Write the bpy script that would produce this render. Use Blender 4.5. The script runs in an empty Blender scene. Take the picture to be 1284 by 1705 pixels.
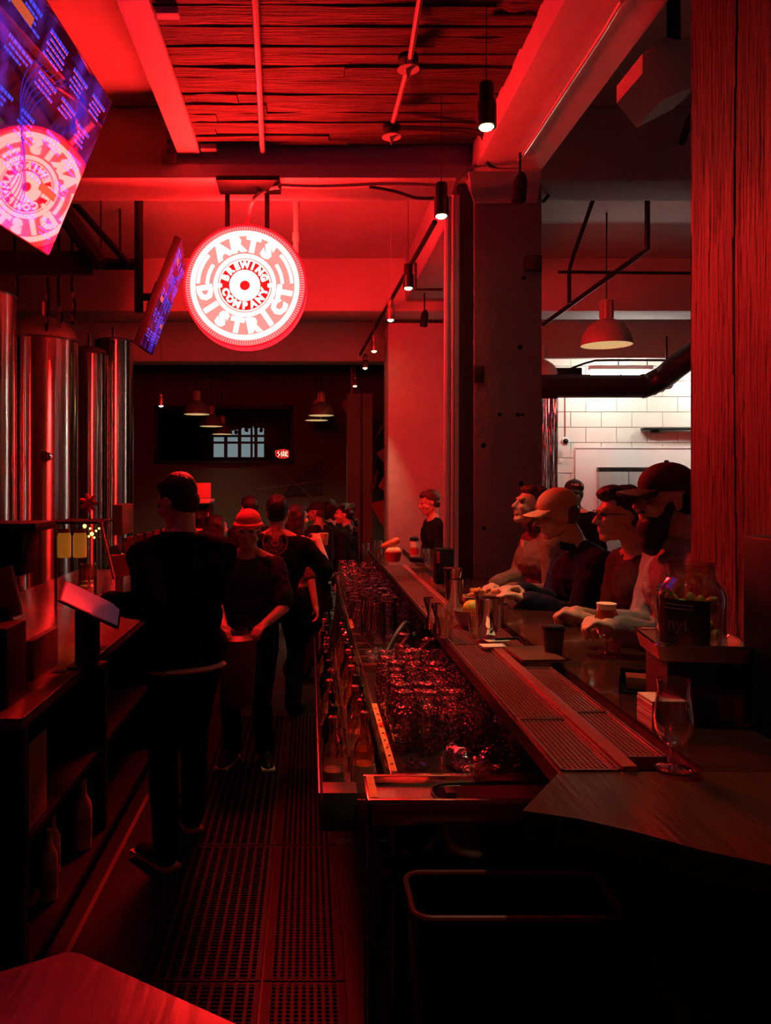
import bpy, bmesh, math, random
from mathutils import Vector, Matrix, Euler
random.seed(7)
S = bpy.context.scene
COL = S.collection
PI = math.pi
F = 1300.0; EYE = 1.7
# ------------------------------------------------------------------ camera
cd = bpy.data.cameras.new('camera'); cam = bpy.data.objects.new('camera', cd); COL.objects.link(cam)
cam.location = (0, 0, EYE); cam.rotation_euler = (PI/2, 0, 0)
cd.sensor_fit = 'VERTICAL'; cd.sensor_height = 36.0; cd.sensor_width = 27.1
cd.lens = F*36/1705; cd.shift_x = 127/1705; cd.shift_y = -52.5/1705
cd.clip_start = .05; cd.clip_end = 80
S.camera = cam
# ------------------------------------------------------------------ world, exposure
w = bpy.data.worlds.new('world'); S.world = w; w.use_nodes = True
w.node_tree.nodes['Background'].inputs[0].default_value = (.02, .02, .03, 1)
w.node_tree.nodes['Background'].inputs[1].default_value = .05
S.view_settings.view_transform = 'Standard'; S.view_settings.look = 'None'
S.view_settings.gamma = 1; S.view_settings.use_curve_mapping = False
S.view_settings.exposure = 0.0
S.cycles.sample_clamp_indirect = 20
S.cycles.transparent_max_bounces = 48
S.cycles.caustics_refractive = False
# strengths of the lights of the place (the lamps are built further down)
SIGN_FACE = (56, .34, .30)      # red lit face between the tubes
SIGN_TUBE = (140, 2.2, 1.9)     # white-hot neon tubes
KITCHEN_W = 85.0
PENDANT_W = 75.0
BELL_W = 12
SCREEN = .55

# ------------------------------------------------------------------ helpers
def P(px, py, Y):
    return Vector(((px-515)*Y/F, Y, EYE-(py-800)*Y/F))

MATS = {}
def mat(name, base, rough=.5, metal=0, noise=None, bump=None, emit=None, estr=1, spec=.5, trans=0, ior=1.45, aniso=0, coat=0, alpha=1, sheen=0):
    if name in MATS: return MATS[name]
    m = bpy.data.materials.new(name); m.use_nodes = True; nt = m.node_tree; b = nt.nodes['Principled BSDF']
    b.inputs['Base Color'].default_value = (*base, 1); b.inputs['Roughness'].default_value = rough
    b.inputs['Metallic'].default_value = metal; b.inputs['Specular IOR Level'].default_value = spec
    b.inputs['Transmission Weight'].default_value = trans; b.inputs['IOR'].default_value = ior
    b.inputs['Coat Weight'].default_value = coat; b.inputs['Alpha'].default_value = alpha
    b.inputs['Sheen Weight'].default_value = sheen
    if aniso:
        b.inputs['Anisotropic'].default_value = aniso
        tg = nt.nodes.new('ShaderNodeTangent'); tg.direction_type = 'RADIAL'; tg.axis = 'Z'; b.inputs['Anisotropic Rotation'].default_value = .25
        nt.links.new(tg.outputs[0], b.inputs['Tangent'])
    if emit:
        b.inputs['Emission Color'].default_value = (*emit, 1); b.inputs['Emission Strength'].default_value = estr
    def coords(sc):
        tc = nt.nodes.new('ShaderNodeTexCoord'); mp = nt.nodes.new('ShaderNodeMapping')
        mp.inputs['Scale'].default_value = sc; nt.links.new(tc.outputs['Object'], mp.inputs[0]); return mp.outputs[0]
    if noise:   # (scale xyz, second colour, contrast lo, hi, detail)
        sc, c2, lo, hi = noise[:4]
        n = nt.nodes.new('ShaderNodeTexNoise'); n.inputs['Detail'].default_value = 6; n.inputs['Scale'].default_value = 1
        nt.links.new(coords(sc), n.inputs[0])
        r = nt.nodes.new('ShaderNodeValToRGB'); r.color_ramp.elements[0].position = lo; r.color_ramp.elements[1].position = hi
        r.color_ramp.elements[0].color = (*base, 1); r.color_ramp.elements[1].color = (*c2, 1)
        nt.links.new(n.outputs[0], r.inputs[0]); nt.links.new(r.outputs[0], b.inputs['Base Color'])
    if bump:    # (scale xyz, strength, distance)
        sc, st, di = bump
        n = nt.nodes.new('ShaderNodeTexNoise'); n.inputs['Detail'].default_value = 5; n.inputs['Scale'].default_value = 1
        nt.links.new(coords(sc), n.inputs[0])
        bp = nt.nodes.new('ShaderNodeBump'); bp.inputs['Strength'].default_value = st; bp.inputs['Distance'].default_value = di
        nt.links.new(n.outputs[0], bp.inputs['Height']); nt.links.new(bp.outputs[0], b.inputs['Normal'])
    MATS[name] = m
    return m

def emis(name, col):
    if name in MATS: return MATS[name]
    m = bpy.data.materials.new(name); m.use_nodes = True; nt = m.node_tree; nt.nodes.clear()
    e = nt.nodes.new('ShaderNodeEmission'); o = nt.nodes.new('ShaderNodeOutputMaterial')
    k = max(col); e.inputs[0].default_value = (col[0]/k, col[1]/k, col[2]/k, 1); e.inputs[1].default_value = k
    nt.links.new(e.outputs[0], o.inputs[0]); MATS[name] = m
    return m

class G:
    """collects shapes, then links them as one mesh object"""
    def __init__(s): s.v = []; s.f = []; s.sm = []
    def add(s, vs, fs, smooth=False):
        o = len(s.v); s.v += [Vector(v) for v in vs]
        s.f += [[i+o for i in f] for f in fs]; s.sm += [smooth]*len(fs); return s
    def box(s, a, b, M=None):
        x0, y0, z0 = (min(a[i], b[i]) for i in range(3)); x1, y1, z1 = (max(a[i], b[i]) for i in range(3))
        vs = [Vector(p) for p in ((x0,y0,z0),(x1,y0,z0),(x1,y1,z0),(x0,y1,z0),(x0,y0,z1),(x1,y0,z1),(x1,y1,z1),(x0,y1,z1))]
        if M: vs = [M@v for v in vs]
        return s.add(vs, [[3,2,1,0],[4,5,6,7],[0,1,5,4],[1,2,6,5],[2,3,7,6],[3,0,4,7]])
    def bbox(s, a, b, r=.005, M=None):
        """box with chamfered edges"""
        bm = bmesh.new(); bmesh.ops.create_cube(bm, size=1)
        for v in bm.verts:
            v.co = Vector(((a[i]+b[i])/2 + v.co[i]*abs(b[i]-a[i]) for i in range(3)))
        bmesh.ops.bevel(bm, geom=bm.edges[:], offset=r, segments=2, affect='EDGES', profile=.6)
        if M: bm.transform(M)
        bm.verts.index_update(); s.add([v.co.copy() for v in bm.verts], [[v.index for v in f.verts] for f in bm.faces]); bm.free(); return s
    def tube(s, pts, r, n=8, closed=False, caps=True):
        pts = [Vector(p) for p in pts]; R = r if isinstance(r, (list, tuple)) else [r]*len(pts)
        m = len(pts); rings = []; up = None
        for i, p in enumerate(pts):
            if closed: t = pts[(i+1) % m]-pts[i-1]
            else: t = pts[min(i+1, m-1)]-pts[max(i-1, 0)]
            t.normalize()
            if up is None: up = Vector((0,0,1)) if abs(t.z) < .9 else Vector((1,0,0))
            a = t.cross(up).normalized(); b = a.cross(t).normalized(); up = b
            rings.append([p+(a*math.cos(2*PI*k/n)+b*math.sin(2*PI*k/n))*R[i] for k in range(n)])
        vs = [v for g in rings for v in g]; fs = []
        for i in range(m if closed else m-1):
            j = (i+1) % m
            for k in range(n): fs.append([i*n+k, i*n+(k+1)%n, j*n+(k+1)%n, j*n+k])
        s.add(vs, fs, True)
        if caps and not closed:
            o = len(s.v)-len(vs); s.f += [[o+k for k in range(n)][::-1], [o+(m-1)*n+k for k in range(n)]]; s.sm += [False]*2
        return s
    def lathe(s, prof, n=20, c=(0,0,0), M=None, smooth=True, ends=True):
        c = Vector(c); vs = []; fs = []; m = len(prof)
        for r, z in prof:
            for k in range(n): 
                v = Vector((r*math.cos(2*PI*k/n), r*math.sin(2*PI*k/n), z)); vs.append((M@v if M else v)+c)
        for i in range(m-1):
            for k in range(n): fs.append([i*n+k, i*n+(k+1)%n, (i+1)*n+(k+1)%n, (i+1)*n+k])
        if ends and prof[0][0] > 1e-4: fs.append([k for k in range(n)][::-1])
        if ends and prof[-1][0] > 1e-4: fs.append([(m-1)*n+k for k in range(n)])
        return s.add(vs, fs, smooth)
    def ell(s, c, r, M=None, nu=12, nv=8):
        c = Vector(c); vs = [Vector((0,0,-r[2]))]; fs = []
        for j in range(1, nv):
            a = -PI/2+PI*j/nv
            for k in range(nu): vs.append(Vector((r[0]*math.cos(a)*math.cos(2*PI*k/nu), r[1]*math.cos(a)*math.sin(2*PI*k/nu), r[2]*math.sin(a))))
        vs.append(Vector((0,0,r[2])))
        for k in range(nu):
            fs.append([0, 1+(k+1)%nu, 1+k]); e = 1+(nv-2)*nu; fs.append([e+k, e+(k+1)%nu, len(vs)-1])
        for j in range(nv-2):
            for k in range(nu): fs.append([1+j*nu+k, 1+j*nu+(k+1)%nu, 1+(j+1)*nu+(k+1)%nu, 1+(j+1)*nu+k])
        return s.add([(M@v if M else v)+c for v in vs], fs, True)
    def cap(s, p, q, r1, r2, n=12):
        """tapered capsule"""
        p, q = Vector(p), Vector(q); d = (q-p); L = d.length
        if L < 1e-5: return s.ell(p, (r1,)*3)
        M = d.normalized().to_track_quat('Z', 'Y').to_matrix()
        prof = [(1e-4, -r1)]+[(r1*math.cos(a), r1*math.sin(a)) for a in (-1.1,-.6,0)]+[(r2*math.cos(a), L+r2*math.sin(a)) for a in (0,.6,1.1)]+[(1e-4, L+r2)]
        return s.lathe(prof, n, p, M)
    def prism(s, poly, z0, z1):
        n = len(poly); vs = [(x,y,z0) for x,y in poly]+[(x,y,z1) for x,y in poly]
        return s.add(vs, [list(range(n))[::-1], [n+i for i in range(n)]]+[[i,(i+1)%n,n+(i+1)%n,n+i] for i in range(n)])
    def hull(s, pts):
        bm = bmesh.new()
        for p in pts: bm.verts.new(p)
        r = bmesh.ops.convex_hull(bm, input=bm.verts[:]); bmesh.ops.delete(bm, geom=list(set(g for g in r['geom_interior'] if isinstance(g, bmesh.types.BMVert))), context='VERTS')
        bmesh.ops.dissolve_limit(bm, angle_limit=.03, verts=bm.verts[:], edges=bm.edges[:])
        bm.verts.index_update(); s.add([v.co.copy() for v in bm.verts], [[v.index for v in f.verts] for f in bm.faces]); bm.free(); return s
    def mesh(s, name, off=Vector((0,0,0))):
        me = bpy.data.meshes.new(name); me.from_pydata([v-off for v in s.v], [], s.f)
        me.polygons.foreach_set('use_smooth', s.sm); me.update(); me.validate()
        bm = bmesh.new(); bm.from_mesh(me); bmesh.ops.recalc_face_normals(bm, faces=bm.faces[:]); bm.to_mesh(me); bm.free(); me.set_sharp_from_angle(angle=.75)
        return me
    def build(s, name, m, parent=None, origin=None):
        """verts are in world space unless the parent sits at the origin"""
        off = Vector((0,0,0))
        if parent is not None:
            q = parent
            while q is not None: off += q.location; q = q.parent
            loc = Vector((0,0,0))
        else:
            if origin is None:
                xs = [v.x for v in s.v]; ys = [v.y for v in s.v]; zs = [v.z for v in s.v]
                origin = ((min(xs)+max(xs))/2, (min(ys)+max(ys))/2, min(zs))
            off = Vector(origin); loc = off
        me = s.mesh(name, off)
        if m: me.materials.append(m)
        o = bpy.data.objects.new(name, me); COL.objects.link(o); o.location = loc
        if parent is not None: o.parent = parent
        return o

def tag(o, label, cat, group=None, kind=None):
    if label: o['label'] = label
    if cat: o['category'] = cat
    if group: o['group'] = group
    if kind: o['kind'] = kind
    return o
def thing(name, label, cat, loc=(0,0,0), group=None):
    o = bpy.data.objects.new(name, None); COL.objects.link(o); o.location = loc; o.empty_display_size = .1
    return tag(o, label, cat, group)
def struct(name, g, m, parent=None, label=None):
    o = g.build(name, m, parent)
    if parent is None: o['kind'] = 'structure'
    if label: o['label'] = label
    return o
def dup(root, loc, rot=(0,0,0), label=None, group=None, scale=None):
    r = root.copy(); COL.objects.link(r); r.location = loc; r.rotation_euler = rot
    if scale: r.scale = scale
    if label: r['label'] = label
    if group: r['group'] = group
    def kids(a, b):
        for ch in list(KIDS[a.name]):
            c = ch.copy(); COL.objects.link(c); c.parent = b
            kids(ch, c)
    kids(root, r)
    return r
KIDS = {}
def remember(root):
    """note the children of a prototype once, so copies stay fast"""
    ch = [o for o in bpy.data.objects if o.parent == root]; KIDS[root.name] = ch
    for c in ch: remember(c)
    return root
def bez(pts, n=8):
    """smooth curve through points"""
    pts = [Vector(p) for p in pts]; out = []
    for i in range(len(pts)-1):
        p0 = pts[max(i-1,0)]; p1 = pts[i]; p2 = pts[i+1]; p3 = pts[min(i+2,len(pts)-1)]
        for k in range(n):
            t = k/n; out.append(.5*((2*p1)+(p2-p0)*t+(2*p0-5*p1+4*p2-p3)*t*t+(3*p1-p0-3*p2+p3)*t**3))
    return out+[pts[-1]]
def text_mesh(body, size, depth=.002, bold=0):
    c = bpy.data.curves.new('lettering', 'FONT'); c.body = body; c.size = size; c.extrude = depth; c.offset = bold
    c.align_x = 'CENTER'; c.align_y = 'CENTER'; c.resolution_u = 2
    o = bpy.data.objects.new('lettering', c); COL.objects.link(o)
    dg = bpy.context.evaluated_depsgraph_get(); me = bpy.data.meshes.new_from_object(o.evaluated_get(dg))
    bpy.data.objects.remove(o); return me

# ------------------------------------------------------------------ materials
concrete = mat('painted_concrete', (.44,.42,.41), .75, noise=((1.3,1.3,1.3),(.55,.52,.51),.3,.7), bump=((9,9,9),.25,.02))
concrete_d = mat('bare_concrete', (.28,.25,.24), .85, noise=((2,2,2),(.4,.37,.35),.35,.7), bump=((14,14,14),.5,.02))
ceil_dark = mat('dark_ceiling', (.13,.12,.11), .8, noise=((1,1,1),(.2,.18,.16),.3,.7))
plankm = [mat('rough_ceiling_plank_%s' % k, c, .75, noise=((3,26,26),c2,.35,.65), bump=((5,90,90),.9,.03)) for k, c, c2 in (('a',(.05,.035,.03),(.12,.09,.075)),('b',(.07,.05,.04),(.15,.11,.09)),('c',(.035,.027,.02),(.09,.07,.055)))]
wallm = mat('dark_wall_paint', (.075,.055,.04), .8, noise=((.7,.7,.7),(.11,.08,.06),.3,.7))
wallw = mat('white_block', (.78,.74,.68), .6, noise=((3,3,3),(.85,.82,.76),.3,.7), bump=((40,40,40),.2,.005))
white_panel = mat('white_panel', (.86,.86,.85), .35)
floorm = mat('sealed_floor', (.008,.006,.006), .4, noise=((2,2,2),(.016,.012,.011),.3,.7))
postm = mat('weathered_post_wood', (.34,.22,.17), .6, noise=((60,60,2.5),(.05,.03,.025),.50,.68), bump=((75,75,3),.8,.04))
post_paint = mat('old_dark_post_paint', (.12,.06,.06), .6, noise=((25,25,1.5),(.07,.04,.04),.3,.7), bump=((40,40,2),.4,.02))
barwood = mat('dark_lacquered_bar_wood', (.06,.022,.013), .16, noise=((3,30,30),(.035,.012,.008),.3,.7), coat=.3)
cornerwood = mat('brown_counter_wood', (.075,.032,.018), .28, noise=((22,3,22),(.035,.016,.01),.3,.7), bump=((60,5,60),.25,.01))
tablewood = mat('red_brown_table_wood', (.13,.06,.05), .3, noise=((2.5,9,2.5),(.05,.022,.018),.35,.65), bump=((30,4,30),.2,.008))
steel = mat('brushed_steel', (.62,.6,.58), .28, 1)
steel_tank = mat('polished_tank_steel', (.8,.78,.77), .22, 1, aniso=.97)
chrome = mat('chrome', (.85,.85,.85), .08, 1)
dark_steel = mat('dark_steel', (.12,.11,.11), .35, .9)
black = mat('black_metal', (.010,.010,.011), .5, spec=.3)
rubber = mat('black_rubber', (.02,.018,.018), .5)
redrubber = mat('worn_rubber_mat', (.014,.008,.008), .5, spec=.25)
def thin_glass(name, tint, gloss=(1,1,1), lo=.13, hi=1.0, rough=.055, wavy=0):
    """thin-walled glass: mostly see-through, mirror-like toward the rims"""
    if name in MATS: return MATS[name]
    m = bpy.data.materials.new(name); m.use_nodes = True; nt = m.node_tree; nt.nodes.clear()
    o = nt.nodes.new('ShaderNodeOutputMaterial'); mx = nt.nodes.new('ShaderNodeMixShader'); tr = nt.nodes.new('ShaderNodeBsdfTransparent'); gl = nt.nodes.new('ShaderNodeBsdfGlossy')
    lw_ = nt.nodes.new('ShaderNodeLayerWeight'); lw_.inputs[0].default_value = .5; pw = nt.nodes.new('ShaderNodeMath'); pw.operation = 'POWER'; pw.inputs[1].default_value = 1.25
    mr = nt.nodes.new('ShaderNodeMapRange'); mr.inputs[3].default_value = lo; mr.inputs[4].default_value = hi
    if wavy:
        tc = nt.nodes.new('ShaderNodeTexCoord'); n = nt.nodes.new('ShaderNodeTexNoise'); n.inputs['Scale'].default_value = 55; n.inputs['Detail'].default_value = 1; bp = nt.nodes.new('ShaderNodeBump'); bp.inputs['Strength'].default_value = wavy; bp.inputs['Distance'].default_value = .02
        nt.links.new(tc.outputs['Object'], n.inputs[0]); nt.links.new(n.outputs[0], bp.inputs['Height']); nt.links.new(bp.outputs[0], gl.inputs['Normal'])
    tr.inputs[0].default_value = (*tint,1); gl.inputs[0].default_value = (*gloss,1); gl.inputs[1].default_value = rough
    nt.links.new(lw_.outputs['Facing'], pw.inputs[0]); nt.links.new(pw.outputs[0], mr.inputs[0]); nt.links.new(mr.outputs[0], mx.inputs[0])
    nt.links.new(tr.outputs[0], mx.inputs[1]); nt.links.new(gl.outputs[0], mx.inputs[2]); nt.links.new(mx.outputs[0], o.inputs[0]); MATS[name] = m
    return m
glass = thin_glass('clear_glass', (.93,.93,.93)); rack_glass = thin_glass('wet_rack_glass', (.9,.9,.9), lo=.2, rough=.05, wavy=.8)
amber_glass = thin_glass('amber_glass', (.75,.45,.15))
darkglass = thin_glass('dark_bottle_glass', (.10,.13,.06))
mesh_red = mat('drip_mat_mesh', (.22,.09,.085), .32, .35)
ledgem = mat('bar_ledge_steel', (.35,.2,.2), .3, .8)
paper = mat('cream_paper', (.85,.78,.6), .7)
tape = mat('orange_masking_tape', (.85,.42,.12), .6, noise=((30,30,30),(.7,.34,.1),.3,.7))
card = mat('cardboard', (.35,.25,.16), .8)
foam = mat('beer_foam', (.9,.75,.5), .7)
orangej = mat('orange_juice', (.9,.42,.05), .4, trans=.15)
pipe_red = mat('painted_pipe', (.45,.4,.38), .4)
skinA = mat('skin_light', (.58,.36,.26), .5); skinB = mat('skin_tan', (.42,.25,.17), .5); skinC = mat('skin_brown', (.28,.16,.11), .5)
hairK = mat('black_hair', (.012,.01,.009), .5, bump=((150,150,20),.6,.01)); hairB = mat('brown_hair', (.09,.045,.03), .5, bump=((150,150,20),.6,.01))
def cloth(name, c, c2=None): return mat(name, c, .95, noise=((60,60,60), c2 or tuple(x*.8 for x in c), .3, .7), bump=((9,9,9),.4,.03), spec=.06 if max(c) < .03 else .25)
blackcloth = cloth('black_cloth', (.008,.008,.009)); 

# ================================================================== SETTING
CE = 4.1; BB = 3.62; BZ = 1.07
struct('floor', G().box((-6.5,-3,-.1),(7,16.2,0)), floorm)
struct('ceiling', G().box((-6.5,-3,CE),(7,16.2,CE+.15)), concrete)
struct('wall_left', G().box((-6.6,-3,0),(-6.5,16.2,CE)), wallm)
struct('wall_right', G().box((7,-3,0),(7.1,16.2,CE)), wallm)
struct('wall_back', G().box((-6.5,16.2,0),(7,16.3,CE)), wallm)
struct('wall_front', G().box((-6.5,-3.1,0),(7,-3,CE)), wallm)
streetw = emis('dusk_window', (.45,.47,.5))
for i, (y0,y1) in enumerate(((.5,.75),(2.6,2.85),(3.75,4.1))):
    wn = G().box((6.97,y0,.9),(6.995,y1,3.2)).build('window_%d' % (i+3), streetw); wn['kind'] = 'structure'; wn['label'] = 'tall street window with pale evening light'
    for z in (.88,2.1,3.18): G().box((6.93,y0-.04,z),(6.969,y1+.04,z+.05)).build('mullion', black, wn)
    for y_ in (y0-.04,(y0+y1)/2-.02,y1): G().box((6.93,y_,.88),(6.969,y_+.04,3.23)).build('mullion', black, wn)
def beam(name, a, b, label, m=concrete):
    g = G().bbox(a, b, .025); o = struct(name, g, m); o['label'] = label; o['category'] = 'beam'; return o
beam('cross_beam', (-6.5,5.0,BB),(7,5.38,CE), 'concrete cross beam at the end of the plank ceiling, directly above the round neon sign')
beam('cross_beam', (-6.5,8.4,3.52),(7,8.85,CE), 'second concrete cross beam, behind the round neon sign')
beam('cross_beam', (-6.5,11.8,3.5),(7,12.2,CE), 'farthest concrete cross beam, dim above the back pendants')
beam('long_beam', (1.03,-3,3.64),(1.46,4.99,CE), 'deep red-lit ceiling beam running toward the camera to the first column')
beam('long_beam', (1.03,5.39,BB),(1.46,8.39,CE), 'ceiling beam between the two columns')
# lip under the first cross beam
struct('trim_1', G().box((-4.5,4.94,3.615),(1.0,4.998,3.70)), concrete)
# plank ceiling between left rail and long beam
pc = G().box((-.80,-1,3.86),(1.03,4.93,3.9)).build('plank_ceiling', black); pc['kind'] = 'structure'; pc['label'] = 'rough board ceiling panel between the left steel rail and the big beam'
y = 1.9; k = 0
while y < 4.92:
    wd = random.uniform(.075,.115)
    cuts = sorted(random.uniform(-.6,.95) for _ in range(random.choice((0,1,1))))
    xs = [-.80]+cuts+[1.03]
    for a, b in zip(xs, xs[1:]):
        if b-a < .05: continue
        z = 3.80+random.uniform(-.012,.012); n = 5; vs = []; y1 = min(y+wd-.003, 4.925)
        for i in range(n+1):
            x = a+.002+(b-a-.004)*i/n
            for (yy, zz) in ((y+random.uniform(0,.006), z+random.uniform(-.004,.006)), (y1-random.uniform(0,.006), z+random.uniform(-.004,.006)), (y1, 3.86), (y, 3.86)): vs.append((x,yy,zz))
        fs = [[0,1,2,3],[4*n+3,4*n+2,4*n+1,4*n]]
        for i in range(n):
            for j in range(4): fs.append([4*i+j, 4*i+(j+1)%4, 4*i+4+(j+1)%4, 4*i+4+j])
        G().add(vs, fs).build('plank', random.choice(plankm), pc)
    y += wd
rail = thing('steel_rail', 'red-lit steel rail edging the left side of the plank ceiling', 'rail', (-.8,2,3.78))
G().bbox((-.83,-1,3.76),(-.69,4.93,3.795),.004).build('flange', concrete, rail)
G().bbox((-.83,-1,3.795),(-.80,4.93,3.96),.004).build('web', pipe_red, rail)
G().bbox((-.93,4.9,3.70),(-.835,4.93,3.93),.003).build('bracket_plate', dark_steel, rail)
for z in (3.76,3.83,3.89): G().lathe([(.012,0),(.012,.012),(.006,.016)], 8, (-.885,4.9,z), Matrix.Rotation(PI/2,3,'X')).build('bolt', dark_steel, rail)
for yy in (3.45, 4.86): tag(G().bbox((-.68,yy,3.765),(-.58,yy+.05,3.797),.004).build('ceiling_block', concrete), 'small pale block on the plank ceiling, %s along the left rail' % ('farther one' if yy>4 else 'nearer one'), 'block')

# columns
def column(a, b, label, m):
    o = G().bbox(a, b, .02).build('column', m); o['kind'] = 'structure'; o['label'] = label; return o
colm = mat('column_concrete', (.26,.22,.22), .8, noise=((3,3,3),(.34,.29,.285),.3,.7), bump=((22,22,22),.5,.02))
column((1.06,5.02,0),(1.50,5.5,BB), 'square concrete column behind the patrons, nearest of the concrete columns', colm)
cl = G()
cl.bbox((.955,5.05,0),(1.055,5.5,BB+.05),.008); clo = cl.build('column_cladding', mat('cladding_wood', (.07,.05,.045), .6)); clo['kind']='structure'; clo['label']='dark timber cladding on the left side of the near concrete column'
column((.91,9.0,0),(1.56,9.5,3.52), 'wide red-lit concrete column farther along the bar', concrete)
# chamfered head of the near column
struct('column_head', G().hull([(1.0,4.90,3.64),(1.46,4.90,3.64),(1.0,5.02,3.64),(1.46,5.02,3.64),(1.06,5.01,3.48),(1.46,5.01,3.48),(1.06,5.018,3.48),(1.46,5.018,3.48)]), concrete, label='chamfered concrete head on top of the near column')
# form-tie holes on the column
for (px, py, r) in ((866,578,5),(872,463,4),(862,690,4),(870,690,3),(805,742,5),(868,805,5),(806,880,4),(832,690,4)):
    c = P(px,py,5.02); G().lathe([(r*.0035,0),(r*.0028,.004)], 8, (c.x,5.019,c.z), Matrix.Rotation(PI/2,3,'X')).build('tie_hole', black, bpy.data.objects['column'])
for (px, py, w2, h2) in ((888,438,14,13),(798,623,8,14)):
    c = P(px,py,5.0); tag(G().bbox((c.x-w2*.0038,4.985,c.z-h2*.0038),(c.x+w2*.0038,5.018,c.z+h2*.0038),.006).build('junction_box', dark_steel), 'small dark junction box %s on the near concrete column' % ('high at the right edge' if px>850 else 'at the left edge'), 'junction box')

# timber post at right
pg = G(); nx, nz = 34, 90
def post_face(g, p0, du, dn, wid, hgt, nu, nv, amp, zs=1.0):
    import mathutils.noise as N
    vs = []; fs = []
    for j in range(nv+1):
        for i in range(nu+1):
            u = wid*i/nu; z = zs+hgt*j/nv
            q = Vector(p0)+Vector(du)*u
            e = min(i, nu-i)
            d = 0 if e == 0 else amp*(abs(N.noise(Vector((u*45, z*1.8, p0[0]*3))))*1.0+abs(N.noise(Vector((u*120, z*7, 7))))*1.3)
            # a long drying crack
            cr = abs(u-wid*.52-.012*math.sin(z*2.1)); 
            if cr < .004: d += .012
            vs.append((q.x-dn[0]*d, q.y-dn[1]*d, z))
    for j in range(nv):
        for i in range(nu): a = j*(nu+1)+i; fs.append([a, a+1, a+nu+2, a+nu+1])
    return g.add(vs, fs, True)
PX, PY0, PY1 = 1.30, 2.12, 2.66
post = thing('timber_post', 'massive rough-sawn timber post at the right, red-lit with dark splintered streaks', 'post', (1.55,2.4,0))
pm = mat('post_wood_half_painted', (.30,.18,.14), .6, bump=((80,80,4),.45,.02)); nt = pm.node_tree; b_ = nt.nodes['Principled BSDF']
def nd(t_, **k_):
    n_ = nt.nodes.new(t_)
    for a_, v_ in k_.items(): n_.inputs[a_].default_value = v_
    return n_
tc_ = nd('ShaderNodeTexCoord')
def stretched(sc, det=6):
    mp_ = nd('ShaderNodeMapping'); mp_.inputs['Scale'].default_value = sc; nt.links.new(tc_.outputs['Object'], mp_.inputs[0]); n_ = nd('ShaderNodeTexNoise', Scale=1.0, Detail=det); nt.links.new(mp_.outputs[0], n_.inputs[0]); return n_.outputs[0]
def ramp(src, p0, p1, c0, c1):
    r_ = nd('ShaderNodeValToRGB'); r_.color_ramp.elements[0].position = p0; r_.color_ramp.elements[1].position = p1; r_.color_ramp.elements[0].color = (*c0,1); r_.color_ramp.elements[1].color = (*c1,1); nt.links.new(src, r_.inputs[0]); return r_.outputs[0]
def mth(op, a_, b2):
    m_ = nd('ShaderNodeMath'); m_.operation = op
    for i_, v_ in enumerate((a_, b2)):
        if isinstance(v_, (int, float)): m_.inputs[i_].default_value = v_
        else: nt.links.new(v_, m_.inputs[i_])
    return m_.outputs[0]
def mixc(fac, a_, b2):
    m_ = nd('ShaderNodeMix'); m_.data_type = 'RGBA'; nt.links.new(fac, m_.inputs[0]); nt.links.new(a_, m_.inputs[6]); nt.links.new(b2, m_.inputs[7]); return m_.outputs[2]
fine = stretched((110,110,9), 8); band = stretched((9,9,.35), 3)
streak = mth('MULTIPLY', ramp(fine,.47,.56,(0,0,0),(1,1,1)), ramp(band,.46,.56,(0,0,0),(1,1,1)))
raw = mixc(streak, ramp(stretched((5,5,2)),.3,.7,(.20,.105,.085),(.10,.055,.045)), ramp(fine,.3,.7,(.03,.015,.012),(.05,.03,.025)))
paint = ramp(stretched((20,20,1.2)),.3,.7,(.035,.02,.03),(.02,.012,.018))
sx_ = nd('ShaderNodeSeparateXYZ'); nt.links.new(tc_.outputs['Object'], sx_.inputs[0])
edge = mth('ADD', sx_.outputs[2], mth('MULTIPLY', mth('SUBTRACT', stretched((16,16,.8)), .5), 1.5))
nt.links.new(mixc(ramp(mth('SUBTRACT', edge, 2.15),.35,.5,(0,0,0),(1,1,1)), raw, paint), b_.inputs['Base Color'])
post_face(G(), (PX,PY1,0), (0,-1,0), (-1,0,0), PY1-PY0, 3.63, 130, 190, .0028, 0).build('splintered_face', pm, post)
post_face(G(), (PX,PY0,0), (1,0,0), (0,-1,0), .5, 3.63, 30, 40, .004, 0).build('front_face', pm, post)
G().box((PX+.03,PY0+.03,0),(PX+.5,PY1,3.63)).build('core', post_paint, post)

# kitchen at right back: blocks, panel, doors
KW = 10.2
kw = G().box((2.75,KW+.06,0),(7,KW+.16,CE)).build('wall_kitchen', wallw); kw['kind']='structure'; kw['label']='brightly lit white block wall of the kitchen'
bh, bl = .2, .4
for r in range(3, 17):
    z = .9+r*bh-.6+.3
    x = 3.22-(.2 if r%2 else 0)
    while x < 6.2:
        x0 = max(x, 3.1)
        if x+bl-.008 > x0+.03:
            dy = random.uniform(0,.004)
            G().box((x0,KW+.0+dy,z),(x+bl-.008,KW+.06,z+bh-.008)).build('block', wallw, kw)
        x += bl
pil = G().bbox((2.75,KW-.12,0),(3.09,KW+.06,CE),.01).build('pilaster', mat('cream_pilaster', (.7,.63,.53), .7, noise=((4,4,4),(.62,.55,.46),.3,.7)), kw)
kl = P(958,745,KW-.02); G().bbox((kl.x,KW-.025,0),(6.9,KW-.001,kl.z),.003).build('wall_panel', white_panel, kw)
G().box((kl.x,KW-.035,kl.z-.012),(6.9,KW-.0255,kl.z+.012)).build('panel_trim', white_panel, kw)
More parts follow.
